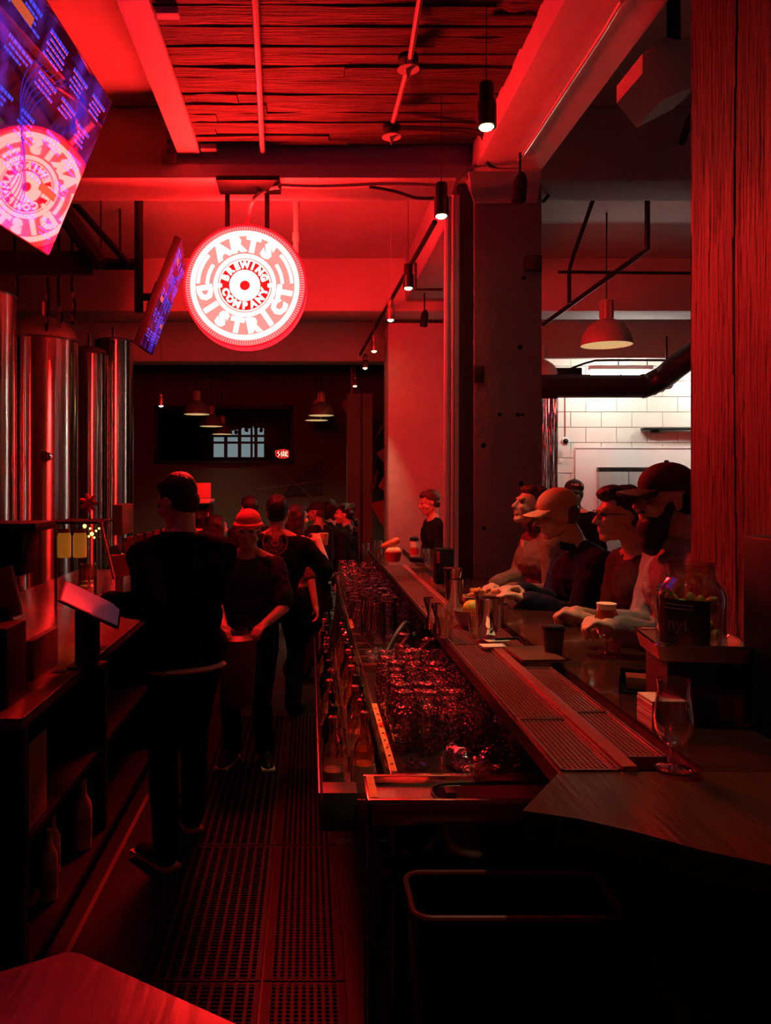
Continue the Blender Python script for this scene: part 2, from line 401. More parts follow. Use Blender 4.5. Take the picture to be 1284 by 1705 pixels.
# steel doors of the walk-in
dr = thing('walk_in_cooler', 'stainless two-door cooler front set in the white kitchen wall', 'cooler', (3.95,KW-.1,0))
d0 = P(997,778,KW-.1); d1 = P(1046,778,KW-.1); d2 = P(1100,778,KW-.1)
G().bbox((d0.x,KW-.12,.1),(d1.x-.006,KW-.03,d0.z-.06),.006).build('door', mat('satin_door_steel',(.55,.53,.51),.5,.35), dr)
G().bbox((d1.x+.006,KW-.12,.1),(d2.x+.1,KW-.03,d0.z-.06),.006).build('door', mat('satin_door_steel',(.55,.53,.51),.5,.35), dr)
G().bbox((d0.x,KW-.1,d0.z-.055),(d2.x+.1,KW-.03,d0.z),.004).build('header', dark_steel, dr)
# kitchen ceiling bulkhead
struct('bulkhead', G().box((2.72,9.3,3.16),(7,9.38,CE)), mat('grey_bulkhead', (.3,.26,.23), .8), label='greyish bulkhead above the kitchen opening')
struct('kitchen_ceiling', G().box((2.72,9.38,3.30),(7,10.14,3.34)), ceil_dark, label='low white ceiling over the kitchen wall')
# fluorescent
fl = thing('fluorescent_light', 'bright white fluorescent strip light above the black duct in the kitchen', 'ceiling light', (3.6,9.75,3.1))
FY = 9.47; fa = P(985,621,FY); fb = P(1082,621,FY)
G().bbox((fa.x-.03,FY-.04,fa.z+.035),(fb.x+.03,FY+.04,fa.z+.09),.008).build('housing', white_panel, fl)
tubem = emis('fluorescent_tube', (KITCHEN_W, KITCHEN_W*.9, KITCHEN_W*.78))
xm = P(1034,621,FY).x
for (a, b) in ((fa.x, xm-.02), (xm+.02, fb.x)): G().tube([(a,FY,fa.z),(b,FY,fa.z)], .032, 10).build('tube', tubem, fl)
for x in (3.75, 4.1):
    G().tube([(x,FY,fa.z+.09),(x,FY,3.3)], .006, 6).build('hanger', black, fl)
# a second lamp deeper in the kitchen, out of the frame to the right
fl2 = thing('fluorescent_light', 'white fluorescent strip light in the kitchen right of the timber post', 'ceiling light', (5.4,9.5,3.2))
G().bbox((5.0,9.5,3.235),(6.3,9.64,3.29),.008).build('housing', white_panel, fl2)
G().tube([(5.05,9.57,3.2),(6.25,9.57,3.2)], .04, 8).build('tube', tubem, fl2)
# duct
dg = thing('air_duct', 'thick black round duct crossing the kitchen and bending up to the right', 'duct', (3.5,8.6,3.0))
G().tube([P(870,643,8.6),P(1050,643,8.6)]+bez([P(1075,643,8.6),P(1105,628,8.5),P(1130,608,8.3),P(1190,565,8.0),P(1260,520,7.8)],5), .128, 20).build('duct', mat('black_duct', (.02,.018,.016), .35, bump=((3,3,60),.4,.01)), dg)
for t in (1072,1086,1098,1110): 
    c = P(t, 643-(max(0,t-1075))*.42, 8.58); G().tube([c+Vector((-.02,0,-.0)),c+Vector((.02,0,.005))], .135, 20).build('seam_band', dark_steel, dg)
G().tube([P(1110,600,8.4),P(1110,560,8.4)],.012,6).build('hanger', black, dg)
tag(G().tube(bez([P(905,632,9.0),P(925,626,9.0),P(955,612,9.0),P(985,602,9.0),P(1010,600,9.0),P(1150,600,9.0)],4), .014, 6).build('conduit', black), 'thin black conduit arching above the fluorescent light', 'conduit')
tag(G().bbox(P(897,628,9.2),P(960,616,9.4),.01).build('cable_tray', black), 'dark cable tray end above the left part of the duct', 'cable tray')
# dome camera + its conduit + sensor
dc = thing('dome_camera', 'small white dome security camera at the end of a dark conduit on the kitchen wall', 'camera', P(940,735,KW-.13))
c = P(941,735,KW-.14); RX = Matrix.Rotation(PI/2,3,'X')
G().lathe([(.055,0),(.055,.03),(.045,.04)],16,(c.x,KW-.12,c.z),RX).build('housing', white_panel, dc)
G().ell((c.x,KW-.165,c.z),(.035,.03,.035)).build('lens_dome', black, dc)
G().tube([(c.x,KW-.13,c.z+.06),(c.x,KW-.13,P(0,660,KW).z)],.01,6).build('conduit', dark_steel, dc)
c = P(933,768,KW-.14)
tag(G().bbox((c.x-.025,KW-.15,c.z-.04),(c.x+.025,KW-.121,c.z+.04),.01).build('wall_sensor', white_panel), 'small white sensor box on the cream pilaster below the dome camera', 'sensor')
tag(G().tube([P(925,662,KW-.16),P(925,820,KW-.16)],.013,6).build('conduit', dark_steel), 'vertical dark conduit beside the tinsel curtain', 'conduit')
sh = thing('wall_rail', 'thin dark rail bracket on the white kitchen wall', 'rail', P(1110,715,KW-.1))
G().bbox(P(1072,716,KW-.12),P(1175,713,KW-.02),.003).build('bar', black, sh)
G().bbox(P(1086,720,KW-.10),P(1094,716.5,KW-.03),.003).build('clip', black, sh)
# tinsel curtain
tc = thing('tinsel_curtain', 'silver foil fringe curtain hanging beside the near column', 'curtain', P(912,740,8.5))
tm = mat('silver_foil', (.8,.82,.85), .12, 1)
G().bbox(P(896,664,8.52),P(929,657,8.5),.003).build('curtain_rod', black, tc)
g = G()
for i in range(60):
    x = P(898+30*i/60,0,8.5).x; z0 = P(0,664,8.5).z; yy = 8.5+random.uniform(-.05,.05); a = random.uniform(0,3); ln = random.uniform(1.0,1.15)
    pts = []
    for j in range(9):
        z = z0-ln*j/8; a += random.uniform(-.5,.5); dx = .0055*math.cos(a); dy = .0055*math.sin(a); o = random.uniform(-.004,.004)
        pts += [(x+dx+o,yy+dy,z),(x-dx+o,yy-dy,z)]
    g.add(pts, [[2*j,2*j+1,2*j+3,2*j+2] for j in range(8)])
tag(g.build('foil_strands', tm, tc), None, None, None, 'stuff')

# back wall: dark window with lighter grid window, neon reflection, mural
BW = 16.15
def brect(px0,py0,px1,py1,Y,dy): 
    a = P(px0,py0,Y); b = P(px1,py1,Y); return (a.x,Y-dy,b.z),(b.x,Y,a.z)
win = thing('window_1', None, None, P(373,768,BW)); win['kind'] = 'structure'; win['label'] = 'long dark interior window on the back wall'
a, b = brect(262,680,485,768,BW,.03); G().bbox(a,b,.01).build('dark_glass', mat('dark_pane', (.006,.006,.007), .3, spec=.05), win)
for q in ((258,676,489,681),(258,767,489,772),(258,676,263,772),(484,676,489,772)):
    a, b = brect(*q,BW,.07); G().bbox(a,b,.005).build('frame', black, win)
lw = emis('evening_window', (.16,.215,.225))
lo = thing('window_2', None, None, P(397,764,BW-.1)); lo['kind'] = 'structure'; lo['label'] = 'small pale grid window glowing grey beyond the dark glass'
xs = [355,374,378,397,401,418,421,424,428,440]; 
cells = [(356,373),(379,396),(402,417),(421,423.5),(429,439.5)]
for (x0,x1) in cells:
    for (y0,y1) in ((710,724),(728,735),(739,761)):
        a, b = brect(x0,y0,x1,y1,BW-.05,.01); G().box(a,b).build('pane', lw, lo)
a, b = brect(354,708,441,763,BW-.035,.01); G().box(a,b).build('frame', black, lo)
# ivy hanging over the window top
g = G()
for i in range(40):
    c = P(random.uniform(378,440), 708+random.expovariate(.35), BW-.08); g.ell(c,(.04,.01,.05),Matrix.Rotation(random.uniform(-1,1),3,'Y'),6,4)
tag(g.build('ivy_leaves', black), 'dark leaves hanging over the top of the pale grid window', 'leaves', None, 'stuff')
ns = thing('small_neon_reflection', 'tiny red neon reflection built of glowing tubes at the right end of the dark window', 'neon sign', P(470,762,BW-.1))  # mirror image of a neon in the dark pane, modelled as emitting tubes
nm = emis('small_neon', (5,.75,.55)); nr = emis('small_neon_red', (1.2,.03,.02))
def npath(pts, r, m, name): G().tube([P(x,yy,BW-.1) for x,yy in pts], r, 6).build(name, m, ns)
npath([(459,751),(466,749.5),(474,749),(480,750.5),(480,761),(473,762.5),(464,762),(460,759),(459,751)], .012, nr, 'neon_border')
for pts in ([(465,752),(462,754),(466,757),(463,760)], [(469,752),(468,756),(471,757),(468,760)], [(472,751),(472,760)], [(475,760),(475,752),(478,752),(478,755),(475,756),(479,760)]): npath(pts, .014, nm, 'neon_tube')
# mural shapes on back wall and far right side wall
mu = G().add([P(537,764,BW-.02),P(537,822,BW-.02),P(470,826,BW-.02),P(487,803,BW-.02),P(505,792,BW-.02)]+[p+Vector((0,.015,0)) for p in [P(537,764,BW-.02),P(537,822,BW-.02),P(470,826,BW-.02),P(487,803,BW-.02),P(505,792,BW-.02)]], [[0,1,2,3,4],[9,8,7,6,5]]+[[i,(i+1)%5,5+(i+1)%5,5+i] for i in range(5)])
tag(mu.build('mural_shape', mat('mural_black',(.01,.01,.012),.6)), 'large black triangular mural shape on the back wall', 'mural')
for q in (((440,780),(530,762)),((430,815),(540,800)),((455,770),(520,830))):
    tag(G().tube([P(*q[0],BW-.03),P(*q[1],BW-.03)],.006,5).build('mural_line', mat('mural_line',(.3,.2,.13),.7)), 'thin pale diagonal line painted on the back wall, %s' % {440:'rising toward the tiny neon reflection',430:'rising behind the crowd',455:'descending from the window corner'}[q[0][0]], 'mural')
FW = 11.5
fw = G().box(P(578,655,FW),(.93,FW+.15,0)).build('wall_mural', mat('mural_wall',(.13,.09,.06),.7, noise=((1.5,1.5,1.5),(.10,.065,.045),.3,.7))); fw['kind']='structure'; fw['label']='brown painted wall with angular shards beside the red column'
G().box(P(600,655,FW-.01),(P(604,0,FW).x,FW-.001,0)).build('corner_strip', black, fw)
def shard(pts, m, lab):
    v = [P(x,yy,FW-.002) for x,yy in pts]; n = len(v); o = G().add(v+[p-Vector((0,.012,0)) for p in v], [list(range(n))[::-1], [n+i for i in range(n)]]+[[i,(i+1)%n,n+(i+1)%n,n+i] for i in range(n)]).build('mural_shard', m, fw); o['label'] = lab
md = mat('shard_dark',(.03,.02,.02),.7); mr = mat('shard_red',(.25,.03,.02),.7); mg = mat('shard_grey',(.12,.08,.08),.7)
shard([(626,783),(631,785),(618,828),(616,824)], md, 'thin dark shard')
shard([(616,838),(644,832),(644,888)], mr, 'red triangular shard'); shard([(627,755),(644,742),(644,778)], mg, 'grey shard'); shard([(630,810),(644,785),(644,822)], mr, 'small red shard'); shard([(622,735),(644,690),(644,705)], md, 'dark sliver shard')

# ================================================================== NEON SIGN
SX, SY, SZ, SR = P(408,476,5.0).x, 5.0, P(408,476,5.0).z, .395
sg = thing('neon_sign', 'big round red and white neon brewery sign hanging from the cross beam', 'neon sign', (SX,SY+.16,SZ-SR))
facem = emis('sign_face_glow', SIGN_FACE); tubeN = emis('neon_tube_glow', SIGN_TUBE)
backred = emis('sign_inner_red', (6,.012,.012)); redplas = mat('red_sign_plastic', (.7,.02,.02), .4)
SYF = SY+.06; SYB = SY+.20
# the drum hangs just beyond the beam face
OFF = .07
SYF += OFF; SYB += OFF
sc_ = (SY+OFF+.06)/SY   # keep the apparent size at the greater distance
SX *= sc_; SZ = EYE+(SZ-EYE)*sc_; SR *= sc_
sg.location = (SX,SYF+.07,SZ-SR)
def ring(g, r0, r1, y0, y1, n=72):
    vs = []; fs = []
    for k in range(n):
        a = 2*PI*k/n; c, s_ = math.cos(a), math.sin(a)
        for r, yy in ((r0,y0),(r1,y0),(r1,y1),(r0,y1)): vs.append((SX+r*c,yy,SZ+r*s_))
    for k in range(n):
        j = (k+1)%n
        for i in range(4): fs.append([4*k+i,4*k+(i+1)%4,4*j+(i+1)%4,4*j+i])
    return g.add(vs, fs, False)
def disc(g, r, yy, n=72): 
    return g.add([(SX+r*math.cos(2*PI*k/n),yy,SZ+r*math.sin(2*PI*k/n)) for k in range(n)], [list(range(n))])
rimglow = mat('glowing_red_rim', (.7,.02,.02), .4, emit=(1,.004,.008), estr=7)
ring(G(), SR*.965, SR, SYF, SYB).build('drum_rim', rimglow, sg)
for front in (True, False):
    yf = SYF if front else SYB; o = -1 if front else 1
    K = SR/.395
    def yy(d): return yf+o*d
    disc(G(), SR*.964, yy(-.012)).build('face_panel', facem, sg)
    g = G()
    for k in range(150):
        a = 2*PI*k/150; M = Matrix.Rotation(-a,3,'Y')
        b = G().box((.352*K,-.010,-.0022),(.392*K,.004,.0022)); vs = [M@v+Vector((SX,yy(.0),SZ)) for v in b.v]; g.add(vs, b.f)
    tag(g.build('rim_fins', rimglow, sg), None, None, None, 'stuff')
    ring(G(), .387*K, .394*K, yy(.004), yy(-.01)).build('outer_band', redplas, sg)
    def tring(r, t, name): G().tube([(SX+r*K*math.cos(2*PI*k/64),yy(.012),SZ+r*K*math.sin(2*PI*k/64)) for k in range(64)], t, 6, closed=True).build(name, tubeN, sg)
    tring(.333,.017,'outer_neon_ring'); tring(.188,.014,'middle_neon_ring')
    disc(G(), .160*K, yy(.004)).build('inner_panel', backred, sg)
    tring(.163,.004,'inner_ring_edge')
    ring(G(), .033*K, .098*K, yy(.006), yy(.02)).build('hub_disc', tubeN, sg)
    # arcs on both sides
    for s_ in (-1,1):
        for r, a0, a1 in ((.300,3,40),(.240,3,33)):
            G().tube([(SX+s_*r*K*math.cos(math.radians(a)),yy(.012),SZ+r*K*math.sin(math.radians(a))) for a in [a0+(a1-a0)*i/8 for i in range(9)]], .012, 6).build('neon_arc', tubeN, sg)
    def word(txt, r, size, a0, a1, top, bold, m, depth):
        n = len(txt)
        for i, ch in enumerate(txt):
            a = math.radians(a0+(a1-a0)*i/(n-1))      # angle from +x as the viewer sees it
            me = text_mesh(ch, size, .004, bold)
            rot = a-PI/2 if top else a+PI/2
            M = Matrix.Rotation(rot,4,'Z')
            T = Matrix.Translation((r*K*math.cos(a), r*K*math.sin(a), 0))
            R = Matrix.Rotation(PI/2,4,'X') if front else Matrix.Rotation(PI,4,'Z')@Matrix.Rotation(PI/2,4,'X')
            W = Matrix.Translation((SX,yy(depth),SZ))@R@T@M
            me.transform(Matrix.Translation(-sg.location)@W); me.materials.clear(); me.materials.append(m)
            ob = bpy.data.objects.new('letter', me); COL.objects.link(ob); ob.parent = sg
    word('ARTS', .262, .135, 124, 56, True, .010, tubeN, .014)
    word('DISTRICT', .262, .125, 190, 350, False, .010, tubeN, .014)
    word('BREWING', .130, .062, 158, 22, True, .0035, tubeN, .012)
    word('COMPANY', .130, .062, 198, 342, False, .0035, tubeN, .012)
    for s_ in (-1,1): G().bbox((SX+s_*.165*K-.02,yy(.006),SZ-.012),(SX+s_*.165*K+.02,yy(.018),SZ+.012),.003).build('side_bar', tubeN, sg)
# hanging rods, plate
zt = SZ+SR*.93
for px in (379,445):
    x = P(px,0,SYF+.07).x; G().bbox((x-.016,SYF+.05,zt-.02),(x+.016,SYF+.082,BB-.006),.003).build('hanging_rod', dark_steel, sg)
pl = P(360,300,4.92); pr = P(466,300,4.92)
tag(G().bbox((pl.x,4.90,3.585),(pr.x,5.15,3.614),.004).build('mounting_plate', black), 'flat black mounting plate under the cross beam above the neon sign', 'plate')
tag(G().tube(bez([(SX,SYF+.07,SZ+SR+.001),P(415,352,SYF),P(424,330,SYF-.1),P(445,315,5.1),P(466,311,4.9)],6),.014,8).build('power_cable', pipe_red), 'curved power cable dropping from the beam to the neon sign', 'cable')

# ================================================================== CEILING PIPES AND LAMPS
def pipe(name, pts, r, m, label, cat='pipe', n=8): return tag(G().tube(pts, r, n).build(name, m), label, cat)
pipe('conduit', [P(424,-20,3.27),P(437,252,4.87)], .016, mat('galvanised_pipe',(.75,.7,.68),.3,.6), 'bright straight conduit running along the plank ceiling to the cross beam')
pipe('sprinkler_pipe', [P(703,-25,3.3),P(683,100,3.75),P(653,210,4.42)], .014, pipe_red, 'slanting sprinkler pipe under the plank ceiling left of the first pendant')
def sprinkler(px, py, Y, label):
    c = P(px,py,Y); t = thing('sprinkler', label, 'sprinkler', c)
    G().lathe([(.0,.06),(.05,.055),(.05,.03),(.018,.025),(.018,0)],14,c).build('cup', black, t)
    G().lathe([(.055,-.012),(.05,-.002),(.012,0)],14,c).build('deflector', pipe_red, t)
    G().lathe([(.018,-.012),(.003,-.055)],8,c).build('frame', pipe_red, t)
sprinkler(680,112,3.8,'dark sprinkler head on the slanting pipe, the nearer of two'); sprinkler(652,225,4.42,'dark sprinkler head where the pipe turns, below the nearer one'); sprinkler(609,322,5.6,'small red sprinkler head behind the cross beam')
pipe('conduit', bez([P(655,213,4.5),P(720,214,4.55),P(790,219,4.6),P(806,232,4.65),P(811,256,4.7),P(814,273,4.8),P(830,277,4.85),P(862,277,4.85)],4), .014, dark_steel, 'dark conduit from the second sprinkler curving down to the column head', 'conduit')
pipe('conduit', bez([P(752,325,4.85),P(762,300,4.85),P(778,283,4.85),P(800,276,4.85),P(860,272,4.85)],5), .014, pipe_red, 'red-lit conduit curving over the column head', 'conduit')
pipe('conduit', [P(864,268,4.68),P(1002,58,3.36),P(1036,2,3.10)], .010, mat('galvanised_pipe',(.75,.7,.68),.3,.6), 'thin shining conduit along the underside of the big beam', 'conduit')
g = G(); g.tube([P(466+i*.8,309+2*math.sin(i*.02),4.92) for i in range(0,330,3)],[.016 if i%2 else .0125 for i in range(110)],8)
tag(g.build('flexible_conduit', pipe_red), 'ribbed flexible conduit along the bottom of the first cross beam', 'conduit')
pipe('power_cable', bez([P(615,311,4.9),P(655,318,4.9),P(690,329,4.88),P(720,330,4.85),P(740,327,4.85)],4), .010, dark_steel, 'sagging cable from the flexible conduit to the red pipe', 'cable')
pipe('wall_pipe', [P(493,322,5.75),P(493,376,5.75),P(493,420,5.75)], .021, pipe_red, 'short vertical red pipe beside the neon sign')
g = bpy.data.objects['wall_pipe']
for yy_ in (343,395): G().tube([P(493,yy_-7,5.75),P(493,yy_+7,5.75)],.028,10).build('coupling', pipe_red, g)
# column pipes (bright red verticals)
for px, r, lab, Y in ((745,.020,'left one of the tall red vertical pipes beside the near column',5.0),(755,.011,'middle one of the tall red vertical pipes beside the near column',5.06),(762,.014,'right one of the tall red vertical pipes beside the near column',5.0)):
    t = pipe('standpipe', [(P(px-2,940,Y).x,Y,BZ+.001),P(px,325,Y)], r, mat('white_standpipe_paint',(.8,.76,.74),.35), lab)
# spot-head lamps (black)
for (px,py,Y,lab) in ((866,312,4.6,'black track spotlight hanging below the near column head'),(707,530,8.0,'small black track spotlight in front of the red column')):
    c = P(px,py,Y); t = thing('spotlight', lab, 'spotlight', c)
    G().lathe([(.035,-.085),(.042,-.08),(.04,.04),(.018,.085)],14,c,Matrix.Rotation(.1,3,'Y')).build('housing', black, t)
    G().tube([c+Vector((0,0,.08)),(c.x,c.y,3.63 if Y<5 else CE)],.008,6).build('stem', black, t)
pipe('light_track', [P(724,370,5.6),P(600,590,11)], .02, black, 'long black light track running above the bar toward the back', 'track')
pipe('conduit', [P(692,438,6.4),P(692,482,6.4),P(737,482,6.4)], .012, black, 'small angled black conduit between the third pendant and the pipes', 'conduit')

# little cylindrical pendants over the bar
bulb = emis('pendant_bulb', (34,25,11)); shadeK = mat('pendant_shade', (.10,.10,.11), .25, .9); copper = mat('pendant_shade_shiny', (.75,.5,.5), .25, 1)
ords = ['overhead','nearest','second','third','fourth','fifth','sixth','seventh','farthest']
for i, (px, pyb, Y) in enumerate(((996,-168,2.0),(810,212,3.2),(735,360,4.25),(680,480,5.85),(650.5,533,7.0),(623,585,8.7),(608,613,10.0),(591,643,11.9),(584,660,13.3))):
    c = P(px,pyb,Y); t = thing('pendant_lamp', '%s small cylinder pendant in the row above the bar%s' % (ords[i], ' beneath the plank ceiling' if i<2 else ''), 'lamp', c, 'cylinder pendants over the bar')
    K = 1.02 if i < 4 else .92
    m = shadeK if i < 4 else copper
    G().lathe([(.037*K,.0),(.040*K,.0),(.040*K,.098),(.033*K,.105),(.030*K,.102)],18,c).build('shade', m, t)
    G().lathe([(.033*K,.1),(.033*K,.172),(.028*K,.18),(.006,.182)],18,c).build('socket', mat('pendant_socket',(.03,.03,.035),.4,.6) if i<4 else m, t)
    G().ell(c+Vector((0,0,.012)),(.034*K,.034*K,.026),None,14,8).build('bulb', bulb, t)
    zt2 = 3.80 if i < 3 else CE
    if 4.9 < Y: zt2 = CE
    G().tube([c+Vector((0,0,.18)),(c.x,c.y,zt2)],.0022,5).build('cord', black if i<4 else pipe_red, t)
    L = bpy.data.lights.new('pendant_light','SPOT'); L.energy = PENDANT_W*(.45 if i==0 else 1 if i<6 else .6); L.spot_size = .8; L.spot_blend = .7; L.color = (1,.72,.36); L.shadow_soft_size = .03
    lo_ = bpy.data.objects.new('light', L); COL.objects.link(lo_); lo_.location = (0,0,-.02); lo_.parent = t
c = P(268,676,9.0); t = thing('pendant_lamp', 'lone small cylinder pendant left of the dark window, beside the tanks', 'lamp', c)
G().lathe([(.03,0),(.033,0),(.033,.08),(.026,.09),(.022,.13),(.006,.135)],14,c).build('shade', copper, t); G().ell(c+Vector((0,0,.008)),(.028,.028,.02)).build('bulb', bulb, t); G().tube([c+Vector((0,0,.13)),(c.x,c.y,CE)],.003,5).build('cord', black, t)

# bell pendants
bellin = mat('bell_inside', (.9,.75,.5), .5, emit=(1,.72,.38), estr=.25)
def bell(px, pyb, Y, D, label, m, power):
    c = P(px,pyb,Y); t = thing('bell_pendant', label, 'lamp', c); s = D/.45
    prof = [(.225,0),(.222,.03),(.205,.10),(.16,.17),(.10,.215),(.055,.235)]
    G().lathe([(r*s,z*s) for r,z in prof],32,c,ends=False).build('shade', m, t)
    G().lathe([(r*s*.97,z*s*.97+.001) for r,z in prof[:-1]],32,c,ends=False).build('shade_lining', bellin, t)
    G().ell(c+Vector((0,0,.10*s)),(.04,.04,.05)).build('bulb', emis('bell_bulb',(4,3,1.6)), t)
    g = G(); g.lathe([(.055*s,.235*s),(.055*s,.40*s),(.02,.41*s)],16,c); g.build('neck', m, t)
    for k in range(10): a = 2*PI*k/10; G().bbox(c+Vector((.056*s*math.cos(a)-.006,.056*s*math.sin(a)-.006,.24*s)),c+Vector((.056*s*math.cos(a)+.006,.056*s*math.sin(a)+.006,.39*s)),.001).build('cooling_fin', m, t)
    G().tube([c+Vector((0,0,.4*s)),(c.x,c.y,CE)],.005,6).build('cord', black, t)
    L = bpy.data.lights.new('bell_light','SPOT'); L.energy = power; L.spot_size = 2.3; L.spot_blend=.6; L.color = (1,.7,.4); L.shadow_soft_size = .05
    lo_ = bpy.data.objects.new('light', L); COL.objects.link(lo_); lo_.location = (0,0,.04*s); lo_.parent = t
shr = mat('bell_shade_paint', (.55,.30,.28), .35, .2)
bell(1010,575,7.0,.45,'large bell pendant with ribbed neck right of the near column',shr,BELL_W)
bell(899,632,9.3,.45,'bell pendant half hidden by the near column',shr,BELL_W)
bd = mat('bell_shade_dark', (.22,.18,.16), .35, .3)
bell(328,690,12.6,.42,'nearest bell pendant left of the window at the back',bd,BELL_W*7)
bell(352,710,14.2,.42,'bell pendant second in the left row at the back',bd,BELL_W*5)
bell(370,723,15.3,.40,'farthest bell pendant in the left row, touching the pale window',bd,BELL_W)
bell(535,692,12.6,.42,'bell pendant right of the window at the back, nearer of two',bd,BELL_W*7)
bell(527,700,14.0,.42,'bell pendant right of the window at the back, farther of two',bd,BELL_W*5)
c = P(586,678,13); tag(G().lathe([(.001,-.17),(.10,-.10),(.17,.03),(.16,.10),(.08,.14),(.012,.15),(.012,CE-c.z)],20,c).build('globe_lamp', mat('red_globe',(.4,.05,.04),.4)), 'dim red rounded lamp shade below the farthest bar pendants', 'lamp')

# pipes at right, dark ceiling area
for pts, r, lab in (
    ([P(1150,195,4.6),P(1130,255,5.2),P(1110,305,5.9),P(1085,328,6.4),P(1078,330,6.5),P(1078,415,6.5),P(1060,428,6.6),P(905,540,8.0)], .022, 'dark bent pipe zigzagging from the post down to the near column'),
    ([P(988,332,6.4),P(955,425,6.8),P(948,450,6.9),P(948,505,6.9)], .018, 'dark straight pipe left of the big bell pendant'),
    ([P(946,290,5.5),P(905,335,5.2)], .012, 'short dark rod at the right of the near column head'),
    ([P(930,453,8.3),P(1150,455,8.3)], .016, 'horizontal dark pipe along the second cross beam'),
    ([P(1011,335,7.0),P(1010,410,7.0)], .006, 'thin rod above the big bell pendant')):
    pipe('ceiling_pipe', pts, r, black, lab)
# speaker cabinet
sp = thing('loudspeaker', 'pale angular loudspeaker cabinet hung from the ceiling beside the post, one face lit red', 'loudspeaker', P(1090,150,3.5))
pts = [P(1027,172,3.20),P(1070,122,3.10),P(1103,166,3.12),P(1060,213,3.22),P(1027,143,3.36),P(1070,89,3.26),P(1108,62,3.6),P(1163,62,3.7),P(1166,140,3.7),P(1120,182,3.55)]
G().hull(pts).build('cabinet', mat('speaker_paint',(.62,.55,.50),.5), sp)
G().tube([P(1122,95,3.62),P(1122,40,3.62),P(1122,-30,3.62)],.03,10).build('bracket', black, sp)
G().lathe([(.01,0),(.01,.01)],8,P(1122,105,3.4),RX).build('bolt', black, sp)

# ================================================================== LEFT SIDE: TVS
def tv(c, yaw, tilt, roll, label, seed, pole):
    rnd = random.Random(seed)
    t = thing('menu_screen', label, 'screen', c)
    M = (Matrix.Rotation(yaw,3,'Z')@Matrix.Rotation(tilt,3,'Y')@Matrix.Rotation(roll,3,'X'))
    W, H = 1.43, .81
    def place(g): g.v = [M@v+Vector(c) for v in g.v]; return g
    place(G().bbox((-.055,-W/2-.008,-H/2-.008),(-.003,W/2+.008,H/2+.008),.006)).build('casing', black, t)
    scr = mat('menu_screen_%d' % seed, (.02,.005,.03), .03, ior=2.3)
    nt = scr.node_tree; b = nt.nodes['Principled BSDF']
    tcn = nt.nodes.new('ShaderNodeTexCoord'); n = nt.nodes.new('ShaderNodeTexNoise'); n.inputs['Scale'].default_value = 3.2; n.inputs['Detail'].default_value = 3; n.inputs['Distortion'].default_value = 1.5
    nt.links.new(tcn.outputs['Object'], n.inputs[0]); r = nt.nodes.new('ShaderNodeValToRGB'); cr = r.color_ramp
    cr.elements[0].position = .42; cr.elements[0].color = (.012,.0,.01,1); cr.elements[1].position = .72; cr.elements[1].color = (.02,.03,.9,1)
    e = cr.elements.new(.55); e.color = (.05,.01,.16,1)
    e = cr.elements.new(.64); e.color = (.14,.02,.5,1)
    nt.links.new(n.outputs[0], r.inputs[0]); nt.links.new(r.outputs[0], b.inputs['Emission Color']); b.inputs['Emission Strength'].default_value = SCREEN
    place(G().box((-.003,-W/2,-H/2),(0,W/2,H/2))).build('screen_panel', scr, t)
    tm_ = mat('menu_text_glow', (.02,.02,.05), .03, ior=2.3, emit=(.07,.07,1), estr=.9); lm = mat('menu_line_glow', (.02,.02,.05), .03, ior=2.3, emit=(.09,.03,.8), estr=.7)
    g = G()
    for row in range(5):
        for colm_ in range(5):
            y0 = -W/2+.07+colm_*.275+rnd.uniform(-.02,.02); z0 = H/2-.07-row*.15+rnd.uniform(-.015,.015)
            for ln in range(rnd.choice((3,4,5))):
                yy_ = y0+(.02 if ln%2 else 0); end = y0+rnd.uniform(.12,.2); h = .014 if ln < 1 else .009; z = z0-ln*.021
                while yy_ < end:
                    l = rnd.uniform(.012,.035); g.box((.0002,yy_,z),(.0012,yy_+l,z+h)); yy_ += l+.007
    tag(place(g).build('menu_lines', tm_, t), None, None, None, 'stuff')
    for k in range(6):
        z = -.18+.05*k; pts = [(.0015,-.05+.03*k+.12*math.sin(s*.5+k*.3),-.3+.05*s+z*.2) for s in range(12)]
        place(G().tube(bez(pts,3), .0012, 4)).build('glow_curve', lm, t)
    for (yy_, z) in ((-.36,.30),(-.46,-.02),(.42,-.16)):
        place(G().box((.0005,yy_-.10,z-.018),(.0018,yy_+.10,z+.018))).build('tape_strip', mat('tan_tape_lit',(.4,.25,.1),.6,emit=(.3,.16,.06),estr=.45), t)
    b0 = M@Vector((-.06,pole,0))+Vector(c)
    place(G().bbox((-.10,pole-.1,-.1),(-.055,pole+.1,.1),.005)).build('wall_mount', black, t)
    px_, pyy = b0.x-.14, b0.y
    G().tube([(px_,pyy,b0.z-.12),(px_,pyy,CE)],.035,12).build('pole', black, t)
    G().tube([(px_,pyy,b0.z),(b0.x-.02,pyy,b0.z)],.03,10).build('arm', black, t)
    G().lathe([(.035,-.09),(.05,-.03),(.11,-.012),(.11,0)],20,(px_,pyy,CE)).build('ceiling_flange', black, t)
    return t
tv((-1.157,3.203,3.158),.02,.42,.077,'large tilted menu screen at the upper left mirroring the neon sign',3,-.05)
tv((-1.168,6.345,3.137),.179,.371,.117,'smaller-looking tilted blue menu screen left of the neon sign',5,-.25)

